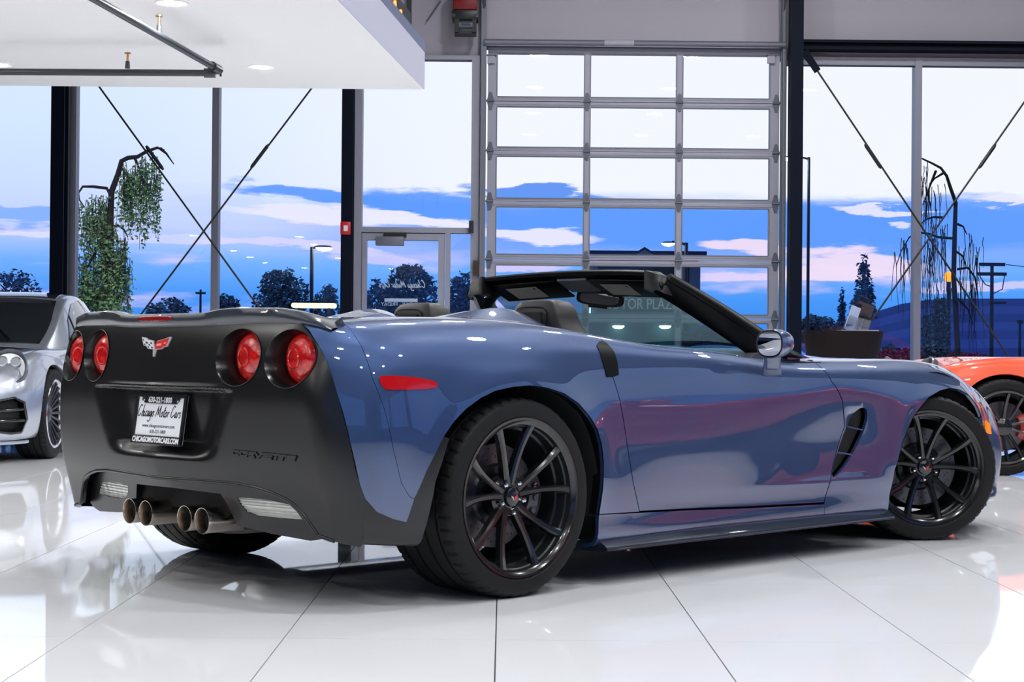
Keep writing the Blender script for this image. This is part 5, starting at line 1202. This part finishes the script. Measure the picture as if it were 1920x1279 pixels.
# door mirrors
for sg in (-1, 1):
    C0 = Vector((1.372, sg * .974, .872)); rg = []
    Rm = Matrix.Rotation(-sg * .16, 4, 'Z')
    for (dx, hy, hz, dz) in ((-.030, .079, .0505, 0), (-.034, .085, .055, 0), (-.020, .089, .0575, 0), (.02, .088, .056, .002), (.06, .078, .049, .003), (.10, .058, .037, .004), (.125, .036, .023, .004), (.14, .012, .008, .004)):
        n = 32; rg.append([C0 + Rm @ Vector((dx, hy * .68 * math.copysign(abs(math.cos(a)) ** .8, math.cos(a)), hz * math.copysign(abs(math.sin(a)) ** .8, math.sin(a)) + dz)) for a in [2 * PI * i / n for i in range(n)]])
    dm = MB().loft(rg).build('door_mirror', M_BLUE, car, 50)
    n = 32; R0 = [C0 + Rm @ Vector((-.0345, .051 * math.copysign(abs(math.cos(a)) ** .75, math.cos(a)), .0475 * math.copysign(abs(math.sin(a)) ** .75, math.sin(a)))) for a in [2 * PI * i / n for i in range(n)]]
    R1 = [C0 + Rm @ Vector((-.0348, .0558 * math.copysign(abs(math.cos(a)) ** .78, math.cos(a)), .0525 * math.copysign(abs(math.sin(a)) ** .78, math.sin(a)))) for a in [2 * PI * i / n for i in range(n)]]
    MB().loft([R1, R0], cap=False).build('mirror_bezel', M_GLOSSB, dm)
    MB().add(R0, [tuple(range(n))]).build('mirror_glass', M_MIRROR, dm)
    rg = []
    for (yy, zz, xc, hx2, th) in ((.945, .826, 1.405, .050, .020), (.925, .80, 1.43, .048, .019), (.90, .772, 1.462, .054, .02), (.872, .742, 1.497, .062, .022)):
        rg.append([Vector((xc + hx2 * math.copysign(abs(math.cos(a)) ** .7, math.cos(a)), sg * yy + th * math.sin(a) * sg, zz + .006 * math.sin(a))) for a in [2 * PI * i / 20 for i in range(20)]])
    MB().loft(rg).build('mirror_stalk', M_BLUE, dm, 50)

# exhaust tips
for y in (.2275, .122, -.122, -.2275):
    M4 = Matrix(((0, 0, -1, -.54), (1, 0, 0, y), (0, 1, 0, .254), (0, 0, 0, 1)))
    tip = MB().lathe([(.040, 0), (.0425, .02), (.0435, .235), (.0448, .246), (.0440, .250), (.0422, .2495), (.0388, .236), (.038, .10)], 40, M4).build('exhaust_tip', M_TIP, car, 35)
    MB().lathe([(.0381, .212), (.036, .06), (.0005, .06)], 32, M4).build('soot_liner', M_TIPIN, tip, 40)
MB().tube([(-.62, .0, .29), (-.60, .02, .33), (-.64, .05, .34)], .012, 8).tube([(-.62, -.25, .26), (-.66, -.30, .222), (-.62, -.36, .225)], .010, 8).build('exhaust_hanger', M_BARREL, car, 60)
rgm = MB().loft([[Vector((x, .42 * math.cos(a), .27 + .085 * math.sin(a))) for a in [2 * PI * i / 24 for i in range(24)]] for x in (-.60, -.58, -.42, -.40)]).build('muffler', M_BARREL, car, 40)

# wheels
def tire_mesh(hw, r):
    """barrel with four grooves round the tread and cuts across its shoulders"""
    prof = [(r - .082, -hw * .90, 0), (r - .060, -hw * 1.0, 0), (r - .035, -hw * 1.0, 0), (r - .016, -hw * .965, 0), (r - .006, -hw * .90, 1), (r - .001, -hw * .80, 2), (r, -hw * .66, 2)]
    for g in (-.60, -.22, .22, .60):
        k = hw * .035; prof += [(r, (g * hw - k), 0), (r - .007, (g * hw - k * .8), 0), (r - .007, (g * hw + k * .8), 0), (r, (g * hw + k), 0)]
    prof += [(r, hw * .66, 2), (r - .001, hw * .80, 2), (r - .006, hw * .90, 1), (r - .016, hw * .965, 0), (r - .035, hw, 0), (r - .060, hw, 0), (r - .082, hw * .90, 0)]
    N = 240; v = []; f = []; m = len(prof)
    for k in range(N):
        a = 2 * PI * k / N; cut = (k % 5 == 0)
        for (rr, y, c) in prof:
            sk = .0; q = rr - (.0055 if (cut and c) else 0)
            aa = a + (.06 * (abs(y) / hw - .66) * (1 if y < 0 else -1) if c else 0)
            v.append((q * math.cos(aa), y, q * math.sin(aa)))
    for k in range(N):
        k2 = (k + 1) % N
        for i in range(m - 1): f.append((k * m + i, k * m + i + 1, k2 * m + i + 1, k2 * m + i))
    me = bpy.data.meshes.new('tire'); me.from_pydata(v, [], f); bm = bmesh.new(); bm.from_mesh(me); bmesh.ops.recalc_face_normals(bm, faces=bm.faces); bm.to_mesh(me); bm.free()
    me.shade_smooth(); me.set_sharp_from_angle(angle=math.radians(28)); return me
YM = Matrix(((1, 0, 0, 0), (0, 0, -1, 0), (0, 1, 0, 0), (0, 0, 0, 1)))    # lathe Z -> outward (-y)
def wheel(hw, r, R, loc, yaw, spin, side, cal_ang, front):
    """outer face towards -y in the wheel's own frame; turned round for the left side"""
    t = obj('tire', tire_mesh(hw, r), M_TIRE, car); t.location = loc; t.rotation_euler = (0, 0, yaw + (PI if side > 0 else 0))
    o = hw
    lip = [(R + .004, o - .012), (R + .007, o - .006), (R + .004, o - .001), (R - .004, o - .002), (R - .011, o - .010), (R - .018, o - .014), (R - .021, o - .03), (R - .026, o - .034), (R - .028, o - .07), (R - .036, o - .074), (R - .040, o - .16), (R - .035, -o + .03), (R + .0, -o + .004)]
    rim = MB().lathe(lip, 72, YM).build('rim', M_BARREL, t, 30)
    MB().lathe([(R + .0045, o - .012), (R + .0078, o - .006), (R + .005, o - .0), (R - .004, o - .0012), (R - .011, o - .009), (R - .018, o - .0135)], 72, YM).build('rim_flange', M_RIM, t, 30)
    for k in range(5):
        a0 = spin + 2 * PI * k / 5; sm = MB()
        for s_ in (1, -1):
            rings = []
            for u in np.linspace(0, 1, 10):
                rr = .040 + (R - .016 - .040) * u; an = a0 + s_ * (.11 + .205 * u ** .9 + .10 * (1 - u) ** 2); dish = o - .050 + .038 * u ** 1.5 - .004
                w_ = .0150 - .0030 * math.sin(PI * u) + .003 * u ** 6; dp = .034 - .010 * u
                c = Vector((rr * math.cos(an), 0, rr * math.sin(an))); tg = Vector((-math.sin(an), 0, math.cos(an)))
                rings.append([c + tg * w_ * ww + Vector((0, -(dish - dd), 0)) for ww, dd in ((-1.0, dp), (-.92, .007), (-.45, 0), (.45, 0), (.92, .007), (1.0, dp))])
            sm.loft(rings)
        sm.build('spoke', M_RIM, t, 30)
    hb = MB().lathe([(.0005, o - .042), (.026, o - .043), (.031, o - .046), (.034, o - .058), (.066, o - .066), (.074, o - .075), (.078, o - .12), (.0005, o - .12)], 40, YM).build('hub', M_RIM, t, 30)
    cp = MB().lathe([(.0005, o - .0395), (.022, o - .0405), (.027, o - .044), (.0275, o - .05)], 30, YM).build('hub_cap', M_GLOSSB, t, 40)
    yb = -(o - .0392)
    MB().add([(-.016, yb, .006), (-.004, yb, .001), (.0, yb, -.016), (-.006, yb, -.008), (-.013, yb, .0)], [(0, 1, 2, 3, 4)]).build('cap_mark', M_CHROME, cp); MB().add([(.002, yb, .002), (.016, yb, .009), (.012, yb, -.003), (.001, yb, -.012)], [(0, 1, 2, 3)]).build('cap_mark', mat('badge_red', (1, 0, 0)), cp)
    for k in range(5):
        a = spin + 2 * PI * (k + .5) / 5; M4 = Matrix.Translation((.054 * math.cos(a), 0, .054 * math.sin(a))) @ YM
        MB().lathe([(.0005, o - .040), (.006, o - .041), (.0095, o - .046), (.0105, o - .066)], 6, M4).build('lug_nut', M_CHROME, t)
    dr_ = .178; yd = o - .135
    dsc = MB().lathe([(.11, yd), (dr_, yd), (dr_, yd - .028), (.11, yd - .028), (.11, yd)], 64, YM).build('brake_disc', M_DISC, t, 30)
    MB().lathe([(.0005, yd + .012), (.075, yd + .012), (.10, yd + .008), (.112, yd - .002), (.112, yd - .03)], 40, YM).build('disc_hat', M_BARREL, dsc, 30)
    dh = MB()
    for k in range(60):
        a = 2 * PI * k / 60; rr = (.128, .143, .158)[k % 3] + (.006 if k % 2 else 0); c = Vector((rr * math.cos(a), -(yd + .0006), rr * math.sin(a)))
        dh.add([c + Vector((.0034 * math.cos(q), 0, .0034 * math.sin(q))) for q in [2 * PI * i / 8 for i in range(8)]], [tuple(range(8))])
    dh.build('disc_holes', M_VOID, dsc, kind='stuff')
    ca = cal_ang; rg = []
    for a in np.linspace(ca - .48, ca + .48, 13):
        e = math.cos((a - ca) / .48 * PI / 2) ** .35 if abs(a - ca) < .479 else .35
        rg.append([Vector((rr * math.cos(a), -yy, rr * math.sin(a))) for rr, yy in ((.122, yd + .012), (.128, yd + .012 + .026 * e), (.165, yd + .012 + .034 * e), (.196, yd + .006 + .022 * e), (.206, yd - .01), (.206, yd - .04), (.12, yd - .04))])
    cl_ = MB().loft(rg).build('brake_caliper', M_CAL, t, 40)
    for a in (ca - .28, ca + .02, ca + .3): MB().lathe([(.0005, .006), (.010, .005), (.012, 0)], 10, Matrix.Translation((.152 * math.cos(a), -(yd + .043), .152 * math.sin(a))) @ YM).build('caliper_bolt', M_CHROME if a > ca + .2 else M_CAL, cl_, 40)
    return t
RR, FR = .338, .327
ra = PI / 2 + math.radians(3)
wheel(.1675, RR, .266, (0, -.793, RR), 0, ra, -1, math.radians(-6), False)
wheel(.1675, RR, .266, (0, .793, RR), 0, ra, 1, math.radians(186), False)
st_ = math.radians(-36)
wheel(.1425, FR, .254, (2.695, -.80, FR), st_, PI / 2 + math.radians(-4), -1, math.radians(196), True)
wheel(.1425, FR, .254, (2.695, .80, FR), math.radians(-31), ra, 1, math.radians(-16), True)
for sg in (-1, 1):
    MB().tube([(0, sg * .4, .338), (0, sg * .72, .338)], .03, 8).build('drive_shaft', M_VOID, car, 60); MB().tube([(2.685, sg * .4, .30), (2.685, sg * .72, .30)], .03, 8).build('control_arm', M_VOID, car, 60)
# ================================================================== the other cars in the room (x forward from the front axle)
ST2 = [(-3.42, [(.5, .25), (.6, .3), (.65, .4), (.66, .5), (.64, .58), (.6, .64), (.5, .68), (.35, .70), (0, .70)]),
 (-3.0, [(.78, .2), (.86, .25), (.89, .35), (.90, .5), (.89, .62), (.85, .72), (.74, .80), (.5, .82), (0, .83)]),
 (-2.45, [(.82, .15), (.90, .2), (.93, .33), (.94, .46), (.945, .6), (.92, .74), (.82, .86), (.58, .88), (0, .90)]),
 (-1.6, [(.80, .15), (.87, .2), (.885, .33), (.89, .46), (.90, .58), (.89, .72), (.83, .87), (.6, .90), (0, .90)]),
 (-.9, [(.80, .15), (.87, .2), (.885, .33), (.89, .46), (.90, .58), (.885, .72), (.82, .835), (.6, .835), (0, .835)]),
 (-.45, [(.80, .15), (.87, .2), (.89, .33), (.90, .46), (.905, .58), (.885, .71), (.80, .825), (.56, .815), (0, .795)]),
 (0, [(.80, .15), (.86, .2), (.895, .33), (.905, .46), (.90, .58), (.87, .71), (.79, .82), (.55, .81), (0, .775)]),
 (.5, [(.75, .15), (.82, .2), (.86, .32), (.865, .45), (.85, .56), (.80, .665), (.70, .73), (.45, .70), (0, .67)]),
 (.75, [(.55, .15), (.64, .2), (.69, .32), (.69, .42), (.67, .51), (.62, .57), (.53, .60), (.35, .60), (0, .59)]),
 (.90, [(.30, .16), (.34, .2), (.36, .3), (.36, .38), (.35, .44), (.33, .48), (.28, .50), (.18, .51), (0, .51)])]
_F2 = natspline(np.array([s[0] for s in ST2]), np.array([s[1] for s in ST2]))
def BODY2(x, v):
    K = _F2(np.asarray(x, float)); v = np.asarray(v, float); i = np.clip(v.astype(int), 0, 7); t = (v - i)[:, None]; n = np.arange(len(v))
    def k(j):
        o = K[n, np.clip(j, 0, 8)].copy(); hi = j > 8; o[hi] = K[n[hi], 7] * np.array([-1, 1]); return o
    p0, p1, p2, p3 = k(i - 1), k(i), k(i + 1), k(i + 2)
    q = .5 * (2 * p1 + (-p0 + p2) * t + (2 * p0 - 5 * p1 + 4 * p2 - p3) * t * t + (-p0 + 3 * p1 - 3 * p2 + p3) * t ** 3)
    return np.stack([x, q[:, 0], q[:, 1]], 1)
V2 = .115
def SIDE2(sg, off=0.0):
    def f(x, vv):
        p = BODY2(np.asarray(x, float), np.clip(np.asarray(vv, float) / V2, 0, 7.999)); return np.stack([p[:, 0], (p[:, 1] + off) * sg, p[:, 2]], 1)
    return f
def TOP2(x, ww):
    v = np.asarray(ww, float) / V2; m = v > 8; p = BODY2(np.asarray(x, float), np.clip(np.where(m, 16 - v, v), 0, 7.9999)); p[:, 1] = np.where(m, -p[:, 1], p[:, 1]); return p
def v_at(x, z, off=0):
    vs_ = np.linspace(0, 6, 241); p = BODY2(np.full(241, x), vs_); return float(np.interp(z, p[:, 2], vs_))
def arch2(xc, r, zc=.34):
    out = []
    for a in np.linspace(-.46, PI + .46, 26):
        x = xc + r * math.cos(a); z = max(.152, zc + r * math.sin(a)); out.append((x, v_at(x, z)))
    return out
def flipfor(S, sg, u=-1.2, v=3):
    t0 = S(np.array([u, u + .001]), np.array([v * V2] * 2)); t1 = S(np.array([u]), np.array([(v + .01) * V2])); return bool(np.cross(t0[1] - t0[0], t1[0] - t0[0])[1] * sg < 0)
def wheel2(parent, loc, side, hw, r, R, nsp, m_rim, m_lip, m_cal, cal_ang, pairs=False):
    t = obj('tire', tire_mesh(hw, r), M_TIRE, parent); t.location = loc; t.rotation_euler = (0, 0, PI if side > 0 else 0); o = hw
    MB().lathe([(R + .006, o - .012), (R + .010, o - .004), (R + .004, o + .001), (R - .01, o - .004), (R - .02, o - .02), (R - .022, o - .05)], 56, YM).build('rim_flange', m_lip, t, 30)
    MB().lathe([(R - .022, o - .05), (R - .035, o - .08), (R - .04, -o + .05), (R, -o + .01)], 48, YM).build('rim', M_BARREL, t, 30)
    for k in range(nsp):
        a0 = 2 * PI * k / nsp + PI / 2; sm = MB(); rings = []
        for u in np.linspace(0, 1, 6):
            rr = .04 + (R - .055) * u + .0; an = a0 + (.10 * (1 if k % 2 else -1) * u if pairs else 0); dish = o - .055 + .045 * u ** 1.5; c = Vector((rr * math.cos(an), 0, rr * math.sin(an))); tg = Vector((-math.sin(an), 0, math.cos(an))); w_ = .011
            rings.append([c + tg * w_ * a + Vector((0, -(dish - d_), 0)) for a, d_ in ((-1, .03), (-.8, .003), (0, 0), (.8, .003), (1, .03))])
        sm.loft(rings).build('spoke', m_rim, t, 35)
    MB().lathe([(.0005, o - .04), (.03, o - .042), (.06, o - .055), (.07, o - .1)], 28, YM).build('hub', m_rim, t, 35)
    yd = o - .13; MB().lathe([(.06, yd + .01), (.11, yd), (.178, yd), (.178, yd - .03)], 44, YM).build('brake_disc', M_DISC, t, 30)
    rg = []
    for a in np.linspace(cal_ang - .55, cal_ang + .55, 13):
        e = max(.3, math.cos((a - cal_ang) / .55 * 1.5)) ** .4; rg.append([Vector((rr * math.cos(a), -yy, rr * math.sin(a))) for rr, yy in ((.122, yd + .01), (.128, yd + .045 * e), (.165, yd + .055 * e), (.20, yd + .03 * e), (.21, yd - .03), (.12, yd - .03))])
    MB().loft(rg).build('brake_caliper', m_cal, t, 40)
def coupe(label, loc, rz, m_paint, m_roof, m_rim, m_lip, m_cal, nsp, pairs, spc=.035):
    c = thing('coupe', label, 'car', loc, rz)
    for sg in (-1, 1):
        S = SIDE2(sg); f_ = flipfor(S, sg); kw = dict(flip=f_, spacing=spc)
        af, ar = arch2(0, .372), arch2(-2.45, .385)
        body = [(.9, .2 * 1), (.9, 6.0), (-3.42, 6.0), (-3.42, .2)]
        poly = [(x, .25) for x in (-3.42,)] + [q for q in ar[::-1]] + [q for q in af[::-1]] + [(.9, .25), (.9, 6.0)] + [(x, 6.0) for x in np.arange(.6, -3.3, -.3)] + [(-3.42, 6.0)]
        # openings of the front corner intake
        INT = [(.60, 1.25), (.67, 1.2), (.76, 1.35), (.80, 2.0), (.80, 2.9), (.76, 3.35), (.68, 3.4), (.62, 3.0), (.59, 2.0)]
        cv = lambda L: [(x, v * V2) for x, v in L]
        panel('body_side', cv(poly), S, m_paint, c, holes=[cv(INT)], **kw)
        it = panel('air_intake', cv(INT), SIDE2(sg, -.05), M_VOID, c, thick=0, **kw)
        rim_ = [Vector(p) for p in S(np.array([q[0] for q in INT + INT[:1]]), np.array([q[1] for q in INT + INT[:1]]) * V2)]
        MB().tube(rim_, .012, 6, cap=False).build('intake_frame', M_GLOSSB, it, 60)
        for vz in (1.9, 2.6):
            q = S(np.array([.62, .70, .79]), np.array([vz] * 3) * V2); MB().tube([Vector(p) + Vector((-.02, 0, 0)) for p in q], .012, 6).build('intake_bar', M_GLOSSB, it, 60)
        MB().tube([Vector(p) + Vector((0, .004 * sg, -.012)) for p in S(np.array([.885, .8, .7, .6, .5, .42]), np.array([.35] * 6) * V2)], .014, 6).build('front_lip', m_paint, c, 60)
        for arc in (af, ar):
            a_ = np.array(arc); q = S(a_[:, 0], a_[:, 1] * V2); MB().loft([[Vector(p), Vector(p) - Vector((0, .05 * sg, 0))] for p in q], close=False, cap=False).build('arch_lip', m_paint, c, 60)
        for xc, w1, r_ in ((0, .86, .385), (-2.45, .90, .395)):
            M4 = Matrix(((1, 0, 0, xc), (0, 0, -sg, w1 * sg), (0, 1, 0, .34), (0, 0, 0, 1))); MB().lathe([(r_ + .02, .02), (r_ + .01, .38), (.02, .38)], 30, M4, -.3, PI + .3).build('wheel_housing', M_VOID, c, 40)
        # lamp: four small projectors under a clear oval cover
        cen = Vector((.56, .69 * sg, .688)); nrm = Vector((.80, .16 * sg, .57)).normalized(); ux = Vector((0, 1, 0)); ux = (ux - nrm * ux.dot(nrm)).normalized(); uy = nrm.cross(ux)
        M4 = Matrix(((ux.x, uy.x, nrm.x, cen.x), (ux.y, uy.y, nrm.y, cen.y), (ux.z, uy.z, nrm.z, cen.z), (0, 0, 0, 1))) @ Matrix.Diagonal((1, 1.18, 1, 1))
        hl = MB().lathe([(.142, -.03), (.140, .010), (.132, .018), (.126, .012), (.118, -.01), (.0005, -.016)], 36, M4).build('headlamp', mat('lamp_shell', (.15, .155, .17), .28, metal=.5), c, 40)
        for dx, dy in ((-.05, .045), (.045, .05), (-.045, -.045), (.05, -.04)):
            M5 = M4 @ Matrix.Translation((dx, dy, -.01)); MB().lathe([(.036, 0), (.037, .016), (.031, .018), (.028, .008)], 20, M5).build('lamp_ring', M_CHROME, hl, 40); MB().lathe([(.0005, .022), (.016, .018), (.028, .008)], 20, M5).build('projector', emat('projector_glow', (.85, .9, 1), .35), hl, 60)
        MB().lathe([(.0005, .040), (.06, .036), (.10, .027), (.132, .016)], 36, M4).build('lamp_cover', glassmat('lamp_glass', refl=.35), hl, 60)
    kt = dict(spacing=spc); tp = [(.9, 6)] + [(x, 6.0) for x in np.arange(.6, -3.3, -.3)] + [(-3.42, 6), (-3.42, 10)] + [(x, 10) for x in np.arange(-3.3, .7, .3)] + [(.9, 10)]
    a_ = (('bonnet_and_deck', [(x, v * V2) for x, v in tp], TOP2, m_paint, c), kt); up(panel(*a_[0], **a_[1]), a_)
    for x in (.9, -3.42):
        K = _F2(np.array(x)); MB().add([(x, -y, z) for y, z in K] + [(x, y, z) for y, z in K[::-1][1:]], [tuple(range(17))]).build('bumper_cap', m_paint, c)
    MB().box(-3.2, .78, -.5, .5, .16, .5).box(-2.0, -.45, -.85, .85, .16, .4).build('floor_pan', M_VOID, c)
    # cabin
    CB = [(-.78, .60, .815, .58, .822), (-1.0, .69, .84, .60, .965), (-1.25, .73, .88, .585, 1.125), (-1.5, .745, .89, .56, 1.235), (-1.75, .755, .90, .545, 1.285), (-2.05, .75, .90, .53, 1.285), (-2.4, .73, .90, .50, 1.215), (-2.8, .66, .87, .46, 1.06), (-3.1, .55, .83, .42, .90)]
    _c = natspline(-np.array([q[0] for q in CB]), np.array([q[1:] for q in CB]))
    def CAB(off):
        def f(x, u):
            x = np.asarray(x, float); u = np.asarray(u, float); q = _c(-x); s_ = np.clip(np.abs(u), 0, 1.6)
            yb, zb, yt, zt = q.T; t = np.clip((s_ - 1.0) / .6, 0, 1); tt = np.clip(s_, 0, 1)
            y = np.where(s_ <= 1, yt * np.sin(tt * PI / 2) ** .95 if False else yt * tt, yt + (yb - yt) * t); crown = .028 * (1 - tt ** 3)
            z = np.where(s_ <= 1, zt + crown - .028 * 0, zt - (zt - zb) * t ** 1.15)
            e = off; return np.stack([x + e * .6 * (x > -1.5), (y + e * (s_ > .95)) * np.sign(u + 1e-12), z + e * (s_ <= 1.1)], 1)
        return f
    def cab(name, poly, off, m, sp=.05):
        a_ = ((name, poly, CAB(off), m, c), dict(spacing=sp, thick=.004)); return up(panel(*a_[0], **a_[1]), a_)
    xs = list(np.linspace(-.78, -3.1, 14))
    cab('cabin', [(x, -1.6) for x in xs] + [(x, 1.6) for x in xs[::-1]], 0.0, m_paint)
    M_DG = mat('car_glass_dark', (.012, .016, .020), .04, coat=1.0)
    cab('windscreen', [(-.84, -.9), (-1.15, -.91), (-1.46, -.88), (-1.49, 0), (-1.46, .88), (-1.15, .91), (-.84, .9), (-.81, 0)], .006, M_DG)
    cab('roof_panel', [(-1.53, -.84), (-2.15, -.84), (-2.15, .84), (-1.53, .84)], .005, m_roof); cab('rear_window', [(-2.25, -.78), (-2.85, -.7), (-2.85, .7), (-2.25, .78)], .005, M_DG)
    for sg in (-1, 1):
        a_ = (('side_window', [(-1.12, sg * 1.48), (-1.30, sg * 1.2), (-1.55, sg * 1.1), (-2.1, sg * 1.08), (-2.5, sg * 1.25), (-2.72, sg * 1.5)], CAB(.006), M_DG, c), dict(spacing=.05, thick=.004)); o = panel(*a_[0], **a_[1])
        if sum(p.normal.y * p.area for p in o.data.polygons) * sg < 0: bpy.data.objects.remove(o); o = panel(*a_[0], flip=True, **a_[1])
        rg = []
        for dx, hy, hz in ((.09, .02, .015), (.05, .07, .045), (0, .09, .058), (-.04, .088, .056), (-.042, .07, .045)): rg.append([Vector((-1.05 + dx, sg * .97 + hy * math.cos(a), .93 + hz * math.sin(a))) for a in [2 * PI * i / 18 for i in range(18)]])
        dm = MB().loft(rg).build('door_mirror', m_paint, c, 60); MB().tube([(-1.04, sg * .95, .89), (-1.04, sg * .82, .85)], .02, 6).build('mirror_stalk', m_paint, dm)
    for x0_, sgn in ((-.95, 1), (-.98, -1)): MB().tube([(x0_ + .16, .30 * sgn, .90), (x0_ - .20, .30 * sgn - .26, 1.065)], .009, 5).build('wiper', M_TRIMB, c)
    MB().box(-1.9, -1.5, -.5, -.15, .6, 1.05).build('seat', M_LEATHER, c)
    for x, hw, R, r in ((0, .125, .252, .338), (-2.45, .155, .256, .345)):
        for sg in (-1, 1):
            back = PI if (x == 0) else 0
            ang = back if sg < 0 else PI - back
            wheel2(c, (x, sg * ((.895 if x == 0 else .93) - hw), r), sg, hw, r, R, nsp, m_rim, m_lip, m_cal, ang, pairs)
    return c
M_SILV = paint('paint_silver', (.52, .55, .62), .75, .3); M_ORNG = paint('paint_orange', (.72, .062, .003), .0, .35); M_REDP = paint('paint_red', (.42, .012, .018), .2, .3)
M_RIMG = mat('rim_gunmetal', (.10, .10, .115), .3, metal=.8); M_LIPC = mat('rim_lip_polished', (.78, .78, .8), .12, metal=1.0); M_CALR = mat('caliper_red', (.55, .03, .015), .3, coat=.5); M_ROOFB = mat('roof_glass', (.02, .03, .05), .05, coat=1.0)
coupe('silver coupe with round headlamp parked facing the camera at left', (-4.29, 12.7, 0), -PI / 2, M_SILV, M_ROOFB, M_RIMG, M_LIPC, M_CALR, 20, False)
coupe('orange coupe with black wheels and red caliper, behind the nose of the blue car', (3.52, 12.55, 0), PI, M_ORNG, M_ORNG, M_RIM, M_RIM, M_CALR, 10, True)
coupe('red coupe parked out to the right, seen only as a reflection in the blue door', (5.9, 7.6, 0), math.radians(80), M_REDP, M_ROOFB, M_RIM, M_LIPC, M_CALR, 10, True, .06)
